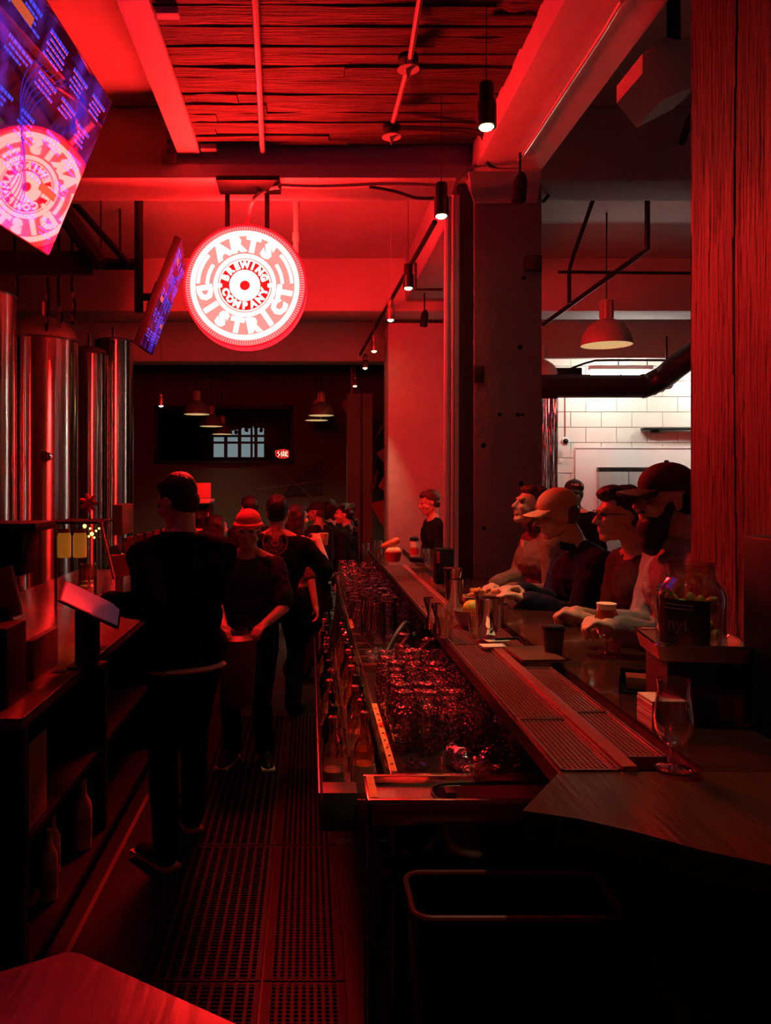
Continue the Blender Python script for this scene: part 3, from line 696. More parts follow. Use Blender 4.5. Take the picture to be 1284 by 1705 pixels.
# brewing tanks
def tank(px, Y, D, pytop, label, shoulder=.10, base=.5):
    c = P(px,0,Y); zt_ = P(0,pytop,Y).z; R = D/2
    t = thing('brewing_tank', label, 'tank', (c.x,Y,0))
    z1 = zt_-shoulder
    prof = [(R*.96,.62),(R,.66),(R,z1-.02),(R*.995,z1)]
    G().lathe([(R*.25,.35),(R*.96,.62)],40,(c.x,Y,0)).build('cone_bottom', steel_tank, t)
    G().lathe([(R,.64),(R,1.2),(R*1.0,2.0),(R,z1)],64,(c.x,Y,0)).build('cylinder', steel_tank, t)
    G().lathe([(R,z1),(R*.985,z1+shoulder*.15),(R*.9,z1+shoulder*.42),(R*.65,z1+shoulder*.75),(R*.3,z1+shoulder*.95),(.02,zt_)],48,(c.x,Y,0)).build('domed_top', mat('satin_dome_steel',(.75,.72,.7),.5,.8), t)
    G().lathe([(R+.004,z1-.012),(R+.008,z1),(R+.002,z1+.012)],48,(c.x,Y,0)).build('weld_band', steel, t)
    for k in range(4): a = PI/4+k*PI/2; G().tube([(c.x+R*.8*math.cos(a),Y+R*.8*math.sin(a),.55),(c.x+R*.85*math.cos(a),Y+R*.85*math.sin(a),0)],.03,8).build('leg', steel, t)
    G().tube([(c.x,Y,zt_-.01),(c.x,Y,zt_+.14)],.03,10).build('top_fitting', steel, t)
    return t, c, R
tank(-26,7.3,.57,482,'polished tank cut off by the left picture edge',.06)
t, c, R = tank(70,7.9,.70,526,'largest polished steel tank with red dome at the left',.26)
f = P(78,760,7.9-R); G().tube([(f.x,f.y+.02,f.z),(f.x,f.y-.05,f.z)],.048,14).build('manhole_port', chrome, t); G().tube([(f.x,f.y-.05,f.z),(f.x,f.y-.07,f.z)],.03,12).build('port_cap', dark_steel, t)
tank(150,9.5,.42,577,'slim steel tank between the large tank and the far tank',.10)
tank(190,10.2,.50,563,'far steel tank at the right end of the tank row',.05)
# dark pipework above the tanks
for i, (a, b, r, lab) in enumerate((((118,332,6.8),(214,440,6.8),.028,'diagonal dark brace between the screens'),((95,340,6.2),(170,440,6.2),.075,'thick dark diagonal duct beside the large screen'),((40,440,6.9),(170,440,6.9),.035,'horizontal pipe above the tanks'),((168,300,6.6),(168,436,6.6),.006,'thin vertical rod above the tanks'),((170,440,6.9),(232,440,6.9),.05,'dark box beam right of the pipe above the tanks'))):
    pipe('overhead_pipe', [P(*a),P(*b)], r, black if i != 2 else pipe_red, lab)
for nm_, q_ in (('overhead_pipe.002',(70,440,6.9)),('overhead_pipe.004',(200,440,6.9))):
    a_ = P(*q_); G().tube([a_,(a_.x,a_.y,CE)],.01,6).build('hanger', black, bpy.data.objects[nm_])
pipe('overhead_duct', [P(95,478,9.3),P(150,492,9.3),P(235,500,9.3)], .2, mat('black_duct',(.02,.018,.016),.35), 'wide black duct above the tanks', 'duct', 20)
struct('soffit', G().box((-6.4,6.3,3.37),(-1.75,6.36,3.55)), black, label='dark lower edge above the tanks')
for i, (px, y0, y1) in enumerate(((76,432,560),(25,430,520),(120,478,540),(98,505,545))):
    g = G(); z = 0; c0 = P(px,y0,7.6); c1 = P(px,y1,7.6)
    t = thing('hanging_hose', 'hose with red-lit clamps above the tanks, %s' % ('third from left','leftmost','rightmost','short one over the large tank')[i], 'hose', c1)
    G().tube(bez([(c0.x,c0.y,CE),c0,(c0+c1)/2+Vector((.03,0,0)),c1],6),.014,6).build('hose', black, t)
    for k in range(3): q = c0.lerp(c1,.15+.3*k); G().tube([q,q-Vector((0,0,.06))],.024,8).build('clamp', pipe_red, t)

# ================================================================== BACK COUNTER (left)
bc = thing('back_counter', 'dark back counter along the left with a red-lit edge', 'counter', (-1.3,4.4,0))
bctop = mat('back_counter_top', (.16,.05,.045), .22, noise=((4,4,4),(.10,.035,.03),.3,.7))
G().bbox((-1.95,2.46,.91),(-.905,6.6,.95),.004).build('countertop', bctop, bc)
G().bbox((-.906,2.465,.946),(-.901,6.6,.953),.001).build('edge_trim', mat('edge_trim_metal',(.7,.45,.45),.25,.9), bc)
G().box((-1.95,2.52,.08),(-1.45,6.6,.91)).build('cabinet_back', black, bc)
G().box((-1.95,2.52,.08),(-.92,2.56,.91)).build('end_panel', black, bc)
for yy_ in (3.6,4.7,5.7): G().box((-1.45,yy_,.08),(-.94,yy_+.03,.91)).build('divider', black, bc)
G().box((-1.45,2.56,.45),(-.96,6.6,.475)).build('shelf', black, bc); G().box((-1.45,2.56,.06),(-.93,6.6,.09)).build('bottom_shelf', black, bc)
tag(G().box((-.875,2.0,0.001),(-.855,4.2,.012)).build('floor_strip', mat('pale_strip',(.16,.12,.1),.6)), 'thin pale strip along the floor at the foot of the back counter', 'strip')

# shapes for bottles and glasses (profiles r, z)
def solid_of(prof, th): 
    inner = [(max(r-th,.0005), z) for r, z in prof if z > prof[0][1]+.004][::-1]
    return prof+inner
PINT = [(.029,0),(.030,.004),(.036,.07),(.043,.148)]
def make_glass(name, label, cat, prof, m=glass, n=18, th=.0022, group=None, closed_bottom=.006, inverted=False):
    t = thing(name, label, cat, (0,0,0), group)
    inner = [(max(r-th,.001), z) for r, z in prof if z >= closed_bottom]
    full = [(.001, prof[0][1])]+prof+inner[::-1]+[(.001, inner[0][1])]
    g = G().lathe(full, n)
    if inverted: h = prof[-1][1]; g.v = [Vector((v.x,-v.y,h-v.z)) for v in g.v]
    return t, g
redplas2 = mat('red_cap_plastic', (.5,.02,.03), .35)
BOT = [(.030,0),(.036,.004),(.037,.18),(.034,.20),(.016,.235),(.0135,.27),(.0145,.29),(.0145,.30)]
def make_bottle(label, m, lab=None, group=None, spout=True, capm=None):
    t = thing('bottle', label, 'bottle', (0,0,0), group)
    G().lathe([(.001,0)]+BOT+[(.001,.30)],18).build('bottle_body', m, t)
    G().lathe([(.0376,.05),(.0378,.14)],18).build('paper_label', lab or card, t)
    if spout:
        G().lathe([(.015,.298),(.015,.315),(.008,.32)],12).build('cap', capm or redplas2, t)
        G().tube([(0,0,.318),(0,.002,.345),(.004,.012,.368)],.004,6).build('pour_spout', chrome, t)
    return remember(t)
redplas2 = mat('red_cap_plastic', (.5,.02,.03), .35)

# items under the back counter
b1 = make_bottle('white plastic bottle standing on the bottom shelf of the back counter', mat('white_plastic',(.55,.45,.4),.4), spout=False); b1.location = (-1.02,2.66,.09); 
bx = thing('open_carton', 'open cardboard carton on the upper shelf under the back counter', 'box', (-1.05,2.8,.475))
g = G(); g.box((-1.2,2.6,.475),(-.975,2.605,.70)); g.box((-1.2,2.9,.475),(-.975,2.905,.70)); g.box((-.98,2.6,.475),(-.975,2.905,.70)); g.box((-1.2,2.6,.475),(-1.195,2.905,.70)); g.box((-1.2,2.6,.475),(-.975,2.905,.48)); g.build('carton_body', card, bx)
G().box((-.978,2.61,.70),(-.975,2.9,.78), Matrix.Rotation(0,4,'X')).build('flap', card, bx)
for i,(x,yy_,k) in enumerate(((-1.0,3.0,.9),(-1.05,3.2,.8),(-.99,3.42,1.0))):
    dup(b1,(x,yy_,.09),(0,0,i),['dim bottle behind the white plastic one on the bottom shelf','small dim bottle in the middle of the bottom shelf','tall dim bottle farthest back on the bottom shelf'][i], scale=(k,k,k))

# things on the back counter
eq = thing('coffee_grinder_shelf', 'black overshelf with equipment at the left picture edge', 'shelf', (-1.35,3.0,.95))
p0 = P(88,868,2.9)
G().bbox((-1.75,2.75,p0.z-.03),(-.965,2.97,p0.z),.004).build('shelf_board', black, eq)
G().bbox((-1.7,2.78,p0.z-.19),(-1.02,2.95,p0.z-.032),.01).build('equipment_box', black, eq)
G().bbox((-1.16,2.93,.95),(-1.14,2.96,p0.z-.19),.002).build('side_panel', black, eq)
for k in range(3): G().bbox((-1.10+.035*k,2.79,p0.z-.15),(-1.08+.035*k,2.8,p0.z-.10),.002).build('dial', dark_steel, eq)
mo = thing('tan_monitor', 'tilted terminal with tan screen back at the left picture edge', 'terminal', (-1.12,2.78,.95))
mm = Matrix.Translation(P(5,988,2.79))@Matrix.Rotation(-.25,4,'Z')@Matrix.Rotation(-.25,4,'Y')
G().bbox((-.13,-.02,-.09),(.07,.0,.09),.012,mm).build('screen_housing', mat('tan_plastic',(.5,.30,.25),.45), mo)
G().bbox((-.11,-.022,-.075),(.05,-.02,.06),.002,mm).build('screen_face', mat('tan_face',(.42,.2,.16),.4), mo)
G().bbox((-1.12,2.76,.95),(-1.06,2.80,1.25),.006).build('stand', black, mo)
tag(G().bbox((-1.55,2.56,.951),(-.99,2.74,1.215),.012).build('receipt_printer', black), 'black boxy printer on the near end of the back counter', 'printer')
tag(G().bbox((-1.06,2.92,.951),(-1.03,3.2,1.10),.004).build('papers_tray', mat('tray_grey',(.12,.09,.09),.4)), 'dark upright tray between printer and tablet', 'tray')
tb = thing('tablet_till', 'tilted tablet till on the back counter under the bartender\'s hand', 'tablet', P(150,1040,3.2))
c = P(152,1006,3.15); mt = Matrix.Translation(c)@Matrix.Rotation(.16,4,'X')@Matrix.Rotation(.55,4,'Y')@Matrix.Rotation(.2,4,'Z')
G().bbox((-.13,-.10,-.008),(.13,.10,.004),.006,mt).build('tablet_body', black, tb)
g = G().box((-.12,-.09,.0041),(.12,.09,.0048),mt); g.build('screen_panel', mat('tablet_glass',(.10,.05,.06),.12,emit=(.5,.15,.25),estr=.10), tb)
G().bbox(c+Vector((-.06,-.03,-.24)),c+Vector((.03,.03,-.02)),.01).build('stand', black, tb)
G().bbox(c+Vector((-.08,-.06,-.262)),c+Vector((.05,.06,-.24)),.004).build('base', black, tb)
tag(G().bbox(P(85,1120,2.95)+Vector((0,0,0)),P(115,1116,3.0),.003).build('pen', black), 'black pen lying on the back counter', 'pen')
# jars of orange drink on a thin shelf
srail = thing('glass_shelf', 'thin dark shelf with lights behind the back counter', 'shelf', P(150,870,4.3))
a = P(85,868,4.3); b = P(182,860,4.5)
G().bbox((a.x,4.25,a.z-.012),(b.x,4.6,a.z),.003).build('shelf_board', black, srail)
for px_ in (92,158): q = P(px_,868,4.55); G().tube([(q.x,4.56,.95),(q.x,4.56,a.z-.012)],.008,6).build('upright', dark_steel, srail)
for (px_, lab) in ((107,'left glass jar of orange drink hanging below the thin shelf'),(133,'right glass jar of orange drink hanging below the thin shelf')):
    c = P(px_,928,4.3); t = thing('drink_jar', lab, 'jar', c)
    h = .136
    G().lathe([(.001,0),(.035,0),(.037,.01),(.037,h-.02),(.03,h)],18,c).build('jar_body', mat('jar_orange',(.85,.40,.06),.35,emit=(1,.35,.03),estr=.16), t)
    G().lathe([(.031,h),(.031,h+.02),(.001,h+.021)],18,c).build('lid', redplas2, t)
    G().tube([c+Vector((0,0,h+.02)),(c.x,c.y,a.z-.012)],.004,5).build('hanger', dark_steel, t)
c = P(148,838,4.4); t = thing('flower', 'single red flower standing on the thin shelf among the fairy lights', 'flower', c)
for k in range(7):
    a2 = k*2*PI/7; M = Matrix.Rotation(a2,3,'Y')@Matrix.Rotation(.5,3,'X'); G().ell(c+Matrix.Rotation(a2,3,'Y')@Vector((.028,0,0)),(.03,.006,.014),M,8,5).build('petal', mat('red_petal',(.8,.02,.03),.5), t)
G().tube([c,P(150,866,4.4)],.003,5).build('stem', black, t)
fm = emis('fairy_bulb', (6,3.2,.5)); t = thing('fairy_lights', 'string of tiny yellow fairy lights behind the jars', 'fairy lights', P(145,880,4.5))
fp = [(141,876),(153,889),(160,884),(148,893),(165,880),(138,885),(157,895),(150,880)]
G().tube([P(x,yy_,4.5) for x,yy_ in fp],.0015,4).build('wire', dark_steel, t)
for i,(x,yy_) in enumerate(fp): G().ell(P(x,yy_,4.5),(.006 if i>1 else .011,)*3,None,8,6).build('bulb', fm, t)
tag(G().tube([P(168,868,4.0),P(172,890,4.0),P(190,965,3.9)],.008,8).build('wooden_stick', mat('amber_stick',(.6,.18,.05),.4)), 'slender orange-lit wooden stick leaning right of the jars', 'stick')
gb = thing('glass_vase', 'clear glass vase with faint sparkle near the tablet', 'vase', P(145,975,3.6))
G().lathe([(.001,0),(.04,0),(.042,.02),(.036,.10),(.034,.10),(.034,.02),(.001,.018)],18,P(146,975,3.6)).build('vase_body', glass, gb)
# cooler box and tap tower
tag(G().bbox(P(186,892,4.9),P(222,838,5.2),.01).build('wooden_box', mat('box_brown',(.2,.07,.04),.5)), 'brown upright box beside the beer taps', 'box')
tt = thing('tap_tower', 'long chrome beer tap rail with a row of taps behind the bartender', 'beer taps', P(225,960,5.0))
a = P(190,918,4.7); b = P(262,897,5.9)
G().tube([a,b],.035,12).build('rail', dark_steel, tt)
for k in range(3): q = a.lerp(b,.1+.4*k); G().tube([q,(q.x,q.y,.952)],.025,10).build('post', steel, tt)
for k in range(14):
    q = a.lerp(b,(k+.5)/14); f_ = q+Vector((.05,-.03,-.02))
    fa_ = G().tube([q,f_,f_+Vector((.005,0,-.07))],.008,6).build('faucet', chrome, tt)
    G().tube([f_+Vector((0,0,.01)),f_+Vector((.01,-.005,.10))],[.007,.012],6).build('tap_handle', redplas2 if k%3 else chrome, fa_)
tag(G().lathe([(.001,0),(.045,0),(.065,.12),(.062,.12),(.042,.005),(.001,.004)],16,P(203,958,4.6)).build('red_bucket', redplas2), 'small red bucket under the beer taps', 'bucket')
# espresso machine, far
em = thing('coffee_machine', 'red-lit coffee machine on the far back counter behind the bartender', 'coffee machine', P(330,880,7.0))
G().bbox(P(298,893,7.0),P(308,832,7.3),.01).build('side_panel', mat('cream_enamel',(.6,.42,.35),.4), em)
G().bbox(P(298,838,7.0),P(358,830,7.4),.01).build('top_tray', mat('cream_enamel',(.6,.42,.35),.4), em)
G().bbox(P(308,893,7.1),P(356,839,7.4),.01).build('body', black, em)
for q in ((311,885,322,880),(326,885,337,880)): G().box(P(q[0],q[1],7.06),P(q[2],q[3],7.1)).build('badge', mat('cream_enamel',(.6,.42,.35),.4), em)
for px_ in (318,332,346): G().tube([P(px_,855,7.05),P(px_,862,7.02)],.018,8).build('group_head', chrome, em)
tag(G().bbox(P(301,830,7.35),P(352,804,7.4),.01).build('menu_board', mat('tan_board',(.45,.22,.15),.6)), 'tan rectangular board standing on top of the coffee machine', 'board')
fcab = thing('rear_counter', 'dark rear counter carrying the coffee machine', 'counter', P(330,893,7.2)); G().bbox(P(280,1250,7.0),P(372,893,7.5),.01).build('cabinet', black, fcab)

# ================================================================== NEAR TABLE (bottom left)
TZ = .95
nt_ = thing('corner_table', 'red-lit wooden table corner in the bottom left foreground', 'table', (-.3,.8,0))
poly = [(-.362,1.238),(-.385,1.243),(-.41,1.228),(-1.05,.85),(-1.05,.2),(.35,.2),(.35,.80),(-.34,1.224)]
G().prism(poly,TZ-.035,TZ).build('tabletop', tablewood, nt_)
G().bbox((-.6,.5,0),(-.5,.6,TZ-.035),.005).build('leg', black, nt_); G().bbox((.1,.5,0),(.2,.6,TZ-.035),.005).build('leg', black, nt_)

# ================================================================== MAIN BAR
BZ = 1.07
bar = thing('bar_counter', 'long dark glossy wooden bar running away from the camera with its near wing', 'bar', (1,4,0))
poly = [(.407,1.49),(.54,1.685),(.54,8.4),(1.27,8.4),(1.27,2.2),(1.285,2.08),(2.3,2.08),(2.3,.95),(1.2,1.0),(.96,1.16),(.757,1.28),(.67,1.33),(.587,1.40),(.50,1.455)]
# long top and near wing as two boards
G().prism([(.86,1.69),(.86,7.2),(1.27,7.2),(1.27,1.69)],BZ-.05,BZ).build('bar_top', barwood, bar)
G().prism([(.407,1.49),(.54,1.688),(1.27,1.688),(1.285,2.08),(2.3,2.08),(2.3,.95),(1.2,1.0),(.96,1.16),(.757,1.28),(.67,1.33),(.587,1.40),(.50,1.455)],BZ-.05,BZ).build('bar_wing', cornerwood, bar)
G().box((.545,1.69,BZ-.045),(.859,7.2,BZ-.028)).build('service_ledge', barwood, bar)
G().box((.82,1.5,0),(.92,7.2,BZ-.056)).build('bar_body', black, bar)
G().box((.538,1.69,BZ-.042),(.5445,7.2,BZ-.002)).build('ledge_skirt', black, bar)
G().bbox((1.5,1.55,0),(1.6,1.65,BZ-.051),.005).build('wing_leg', black, bar)
G().tube([(1.2,1.7,.2),(1.2,7.1,.2)],.025,8).build('foot_rail', dark_steel, bar)
# drip trays
def tray(x0, x1, y0, y1, label, pitch=.0115):
    t = thing('drip_tray', label, 'drip tray', ((x0+x1)/2,(y0+y1)/2,BZ-.0275), 'perforated drip trays along the bar')
    g = G(); z0 = BZ-.0275; rim = .007
    g.bbox((x0,y0,z0),(x0+rim,y1,BZ+.006),.0015); g.bbox((x1-rim,y0,z0),(x1,y1,BZ+.006),.0015); g.bbox((x0,y0,z0),(x1,y0+rim,BZ+.004),.0015); g.bbox((x0,y1-rim,z0),(x1,y1,BZ+.004),.0015)
    g.box((x0+rim,y0+rim,z0),(x1-rim,y1-rim,z0+.004)); g.build('tray_rim', ledgem, t)
    g = G(); n = int((y1-y0)/pitch)
    for k in range(n): yy_ = y0+(k+.5)*pitch; g.box((x0+rim,yy_-.0028,BZ-.006),(x1-rim,yy_+.0028,BZ-.0005))
    m_ = int((x1-x0-2*rim)/pitch)
    for k in range(m_+1): x = x0+rim+(k+.2)*pitch; g.box((x-.0022,y0+rim,BZ-.004),(x+.0022,y1-rim,BZ+.001))
    tag(g.build('mesh_grille', mesh_red, t), None, None, None, 'stuff')
for (y0,y1,w1) in ((1.69,2.06,'nearest'),(2.065,3.0,'second'),(3.005,3.9,'third'),(3.905,4.9,'fourth'),(4.905,5.75,'farthest')):
    tray(.545,.675,y0,y1,'%s perforated drip tray in the row on the staff edge of the bar' % w1)
for (y0,y1,w1) in ((1.77,2.12,'nearest'),(2.125,2.62,'second'),(2.9,3.9,'farthest')):
    tray(.715,.812,y0,y1,'%s narrow drip tray in the row beside the bar top' % w1)
tag(G().bbox((.678,1.69,BZ-.0275),(.712,5.75,BZ+.012),.004).build('divider_rail', mat('red_divider',(.55,.12,.12),.3,.5)), 'raised reddish rail between the two rows of drip trays', 'rail')

# ================================================================== UNDERBAR
UZ = .78
sk = thing('hand_sink', 'narrow stainless sink unit nearest the camera under the bar wing', 'sink', (.5,2.29,0))
g = G(); g.bbox((.165,2.195,UZ-.05),(.9,2.21,UZ+.022),.003); g.bbox((.165,2.37,UZ-.05),(.9,2.385,UZ+.024),.003); g.bbox((.165,2.195,UZ-.05),(.18,2.385,UZ+.02),.003)
g.build('rim', mat('rim_steel',(.7,.62,.5),.2,1), sk)
# deck with a basin hole
n = 28; bx0, by0, brx, bry = .62, 2.29, .26, .072
g = G(); pts_o = []; pts_i = []
for k in range(n):
    a = 2*PI*k/n; ca, sa = math.cos(a), math.sin(a); ex = lambda v: math.copysign(abs(v)**.5, v)
    pts_i.append((bx0+brx*ex(ca), by0+bry*ex(sa), UZ)); s_ = max(abs(ca),abs(sa)); pts_o.append((bx0+(.28 if ca>0 else .44)*ca/s_, by0+.08*sa/s_, UZ))
low = [(bx0+(x-bx0)*.9, by0+(yy_-by0)*.85, UZ-.16) for x,yy_,z in pts_i]
g.add(pts_o+pts_i+low, [[k,(k+1)%n,n+(k+1)%n,n+k] for k in range(n)]+[[n+k,n+(k+1)%n,2*n+(k+1)%n,2*n+k] for k in range(n)]+[[2*n+k for k in range(n)]])
g.build('basin_deck', steel, sk)
G().tube([(x,yy_,UZ+.003) for x,yy_,z in pts_i],.005,6,closed=True).build('basin_lip', mat('rim_steel',(.7,.62,.5),.2,1), sk)
G().bbox((.395,2.25,UZ),(.425,2.30,UZ+.02),.003).build('drain_plug', black, sk)
G().box((.172,2.21,UZ+.0201),(.195,2.37,UZ+.0235)).build('tape_strip', tape, sk)
G().bbox((.165,2.20,.02),(.20,2.235,UZ-.05),.003).build('leg', dark_steel, sk); G().bbox((.165,2.35,.02),(.20,2.384,UZ-.05),.003).build('leg', dark_steel, sk)
tb_ = thing('waste_bin', 'open rectangular bin with red-lit rim under the sink', 'bin', (.5,2.1,0))
def rrect(x0,x1,y0,y1,r,z,n=5):
    out=[]
    for (cx,cy,a0) in ((x1-r,y1-r,0),(x0+r,y1-r,PI/2),(x0+r,y0+r,PI),(x1-r,y0+r,3*PI/2)):
        for k in range(n+1): a=a0+PI/2*k/n; out.append((cx+r*math.cos(a),cy+r*math.sin(a),z))
    return out
q = rrect(.265,.80,1.96,2.19,.045,.6); 
G().tube(q,.008,8,closed=True).build('rim', mat('red_bin_rim',(.22,.03,.03),.35), tb_)
g = G(); q2 = rrect(.30,.77,1.98,2.17,.04,.02); m_ = len(q); g.add(q+q2,[[k,(k+1)%m_,m_+(k+1)%m_,m_+k] for k in range(m_)]+[[m_+k for k in range(m_)]]); g.build('bin_body', rubber, tb_)
# crumpled liner
bm = bmesh.new(); bmesh.ops.create_icosphere(bm, subdivisions=4, radius=1)
import mathutils.noise as NZ
for v in bm.verts:
    d = 1+.28*NZ.noise(v.co*3.1)+.16*NZ.noise(v.co*8); v.co = Vector((v.co.x*.24*d, v.co.y*.06*d, v.co.z*.09*d))+Vector((.46,2.30,.55))
bm.verts.index_update(); g = G().add([v.co.copy() for v in bm.verts], [[v.index for v in f.verts] for f in bm.faces]); bm.free()
tag(g.build('crumpled_bag', mat('glossy_black_plastic',(.01,.01,.01),.12)), 'crumpled glossy black bag glinting beneath the sink', 'bag')
tag(G().tube(bez([(.34,2.25,.64),(.40,2.25,.70),(.44,2.24,.69),(.47,2.24,.60)],6),.004,6).build('thin_hose', pipe_red), 'thin curved hose arching over the bin', 'hose')

def unit(y0, y1, label, x0=.25, x1=.80, z=UZ):
    t = thing('underbar_rack', label, 'rack', ((x0+x1)/2,(y0+y1)/2,0))
    G().box((x0+.01,y0+.01,z-.25),(x1,y1-.01,z-.008)).build('cabinet', black, t)
    G().box((x0+.012,y0+.012,z-.008),(x1-.002,y1-.012,z-.003)).build('rubber_top', mat('wet_rubber',(.03,.012,.012),.22), t)
    g = G(); g.bbox((x0,y0,z-.06),(x0+.012,y1,z+.02),.002); g.bbox((x0,y1-.012,z-.06),(x1,y1,z+.03),.002); g.bbox((x0,y0,z-.06),(x1,y0+.012,z+.02),.002); g.build('rim', mat('rim_steel',(.7,.62,.5),.2,1), t)
    for yy_ in (y0+.03,y1-.06): G().bbox((x0+.01,yy_,0),(x0+.045,yy_+.035,z-.25),.003).build('leg', dark_steel, t)
    return t
u1 = unit(2.39,3.78,'near underbar glass rack with orange tape along its edge')
G().box((.2505,2.41,UZ+.0205),(.272,3.14,UZ+.0235)).build('tape_strip', tape, u1)['label'] = 'orange masking tape with pen marks'
for k in range(9):
    yy_ = 2.46+k*.075
    G().add([(.256,yy_,UZ+.0238),(.266,yy_+.005,UZ+.0238),(.266,yy_+.02,UZ+.0238),(.258,yy_+.014,UZ+.0238)],[[0,1,2,3]]).build('pen_mark', black, u1)
u2 = unit(3.84,4.52,'underbar ice well in the middle of the row with steel dividers')
for k in range(3): G().bbox((.262,3.98+k*.16,UZ-.003),(.79,3.99+k*.16,UZ+.025),.002).build('divider', steel, u2)
u3 = unit(4.58,7.6,'far underbar rack packed with glassware')
G().box((.2505,4.75,UZ+.0205),(.275,5.05,UZ+.0235)).build('tape_strip', tape, u3)
ic = G()
for k in range(160): ic.bbox((-.012,-.012,-.012),(.012,.012,.012),.002,Matrix.Translation((random.uniform(.3,.75),random.uniform(3.87,4.12),UZ+.008+random.uniform(0,.02)))@Euler((random.random()*3,random.random()*3,0)).to_matrix().to_4x4())
tag(ic.build('ice_cubes', mat('ice',(.95,.95,.95),.1,trans=.9,ior=1.3)), 'loose ice cubes in the middle ice well', 'ice', None, 'stuff')

# glass prototypes
def proto(name, label, cat, prof, m=rack_glass, inv=False, n=18, group=None):
    t, g = make_glass(name, label, cat, prof, m, n, inverted=inv, group=group); g.build('glass_body', m, t); return remember(t)
pint_i = proto('pint_glass','clear pint glass upside down in the packed near rack behind the bar','glass',PINT,inv=True,group='inverted pint glasses in the near rack')
TUL = [(.032,0),(.032,.003),(.006,.010),(.005,.062),(.012,.070),(.032,.088),(.039,.112),(.037,.14),(.031,.165),(.034,.185)]
def stemmed(name, label, cat, prof, bowl_from, group=None, inv=False, m=rack_glass):
    t = thing(name, label, cat, (0,0,0), group)
    th = .0018; lo_p = [p for p in prof if p[1] <= bowl_from]; 
    outer = prof; inner = [(max(r-th,.001), z+ (.003 if i==0 else 0)) for i,(r,z) in enumerate([p for p in prof if p[1] > bowl_from])]
    full = [(.001,prof[0][1])]+outer+inner[::-1]+[(.001,inner[0][1])]
    h = prof[-1][1]
    def fl(g):
        if inv: g.v = [Vector((v.x,-v.y,h-v.z)) for v in g.v]
        return g
    foot = [p for p in full[:full.index(outer[2])+1]]
    fl(G().lathe(foot,18)).build('foot', m, t)
    fl(G().lathe([outer[2],outer[3]],10)).build('stem', m, t)
    fl(G().lathe([outer[3]]+[p for p in outer if p[1] > outer[3][1]]+inner[::-1]+[(.001,inner[0][1])],20)).build('bowl', m, t)
    return remember(t)
tul_i = stemmed('tulip_glass','clear stemmed glass upside down in the near rack under the bar ledge','glass',TUL,.065,group='inverted stemmed glasses in the near rack',inv=True)
tul_u = stemmed('tulip_glass','clear stemmed glass standing in the crowded far rack','glass',TUL,.065,group='stemmed glasses in the far rack')
first = True
def put(pr, loc, rz=None, label=None, group=None, used=set(), rot=None):
    r = rot or (0,0,random.uniform(0,6) if rz is None else rz)
    if pr.name not in used:
        used.add(pr.name); pr.location = loc; pr.rotation_euler = r
        if label: pr['label'] = label
        if group: pr['group'] = group
        return pr
    return dup(pr, loc, r, label, group)
for i in range(4):
    for j in range(8):
        x = .325+i*.089+random.uniform(-.003,.003); yy_ = 2.68+j*.105+random.uniform(-.004,.004)
        put(pint_i,(x,yy_,UZ-.003))
        for q_ in range(random.choice((0,1,1,2))): put(pint_i,(x,yy_,UZ-.003+.052*(q_+1)), label='clear pint glass upside down, nested over another in the near rack', group='upper pint glasses of the stacks in the near rack')
for i in range(2):
    for j in range(7): put(tul_i,(.685+i*.078,2.56+j*.1,UZ-.003))
for (x,yy_) in ((.40,2.56),(.50,2.53),(.59,2.55),(.60,2.50)):
    pass
# lying glasses at the front of the rack
for k,(x,yy_,a) in enumerate(((.47,2.545,.3),(.60,2.53,-.5))):
    put(tul_i,(x,yy_,UZ+.032),rot=(PI/2,0,a),label=('stemmed glass lying on its side, left one at the front of the near rack','stemmed glass lying on its side, right one at the front of the near rack')[k],group='lying stemmed glasses')
# rings = shallow glass ashtrays
for k,(x,yy_) in enumerate(((.345,2.52),)):
    tag(G().lathe([(.001,0),(.04,0),(.044,.014),(.041,.014),(.037,.004),(.001,.003)],24,(x,yy_,UZ-.003)).build('glass_dish', glass), 'shallow clear glass dish at the front left of the near rack', 'dish')
# pitchers & jugs in the middle
pit = thing('glass_pitcher','tall clear glass pitcher in the ice well, nearest one','pitcher',(0,0,0))
G().lathe([(.001,0),(.05,0),(.052,.02),(.05,.16),(.044,.20),(.052,.24),(.050,.24),(.041,.20),(.047,.16),(.048,.02),(.001,.012)],22).build('pitcher_body', glass, pit)
G().tube(bez([(.05,0,.20),(.085,0,.19),(.09,0,.12),(.052,0,.06)],5),.007,8).build('handle', glass, pit); remember(pit)
for k,(x,yy_) in enumerate(((.36,4.2),(.44,4.36),(.34,4.42))):
    put(pit,(x,yy_,UZ+.03),rz=k*1.3+2,label='tall clear glass pitcher in the ice well, %s one' % ('nearest','middle','farthest')[k])
# far rack
TUM = [(.032,0),(.034,.004),(.036,.05),(.039,.10)]
tum = proto('tumbler','small clear tumbler in the crowded far rack','glass',TUM,group='tumblers in the far rack')
pint_f = proto('pint_glass','clear pint glass upside down in the far rack','glass',PINT,inv=True,n=14,group='inverted pint glasses in the far rack')
for i in range(5):
    for j in range(20):
        x = .305+i*.092+random.uniform(-.006,.006); yy_ = 4.68+j*.14+random.uniform(-.01,.01)
        r = random.random(); kind = pint_f if r < .45 else (tul_u if r < .75 else tum)
        put(kind,(x,yy_,UZ-.003))
        if kind is pint_f and random.random() < .6: put(pint_f,(x,yy_,UZ+.049),label='clear pint glass upside down, nested over another in the far rack',group='upper pint glasses in the far rack')
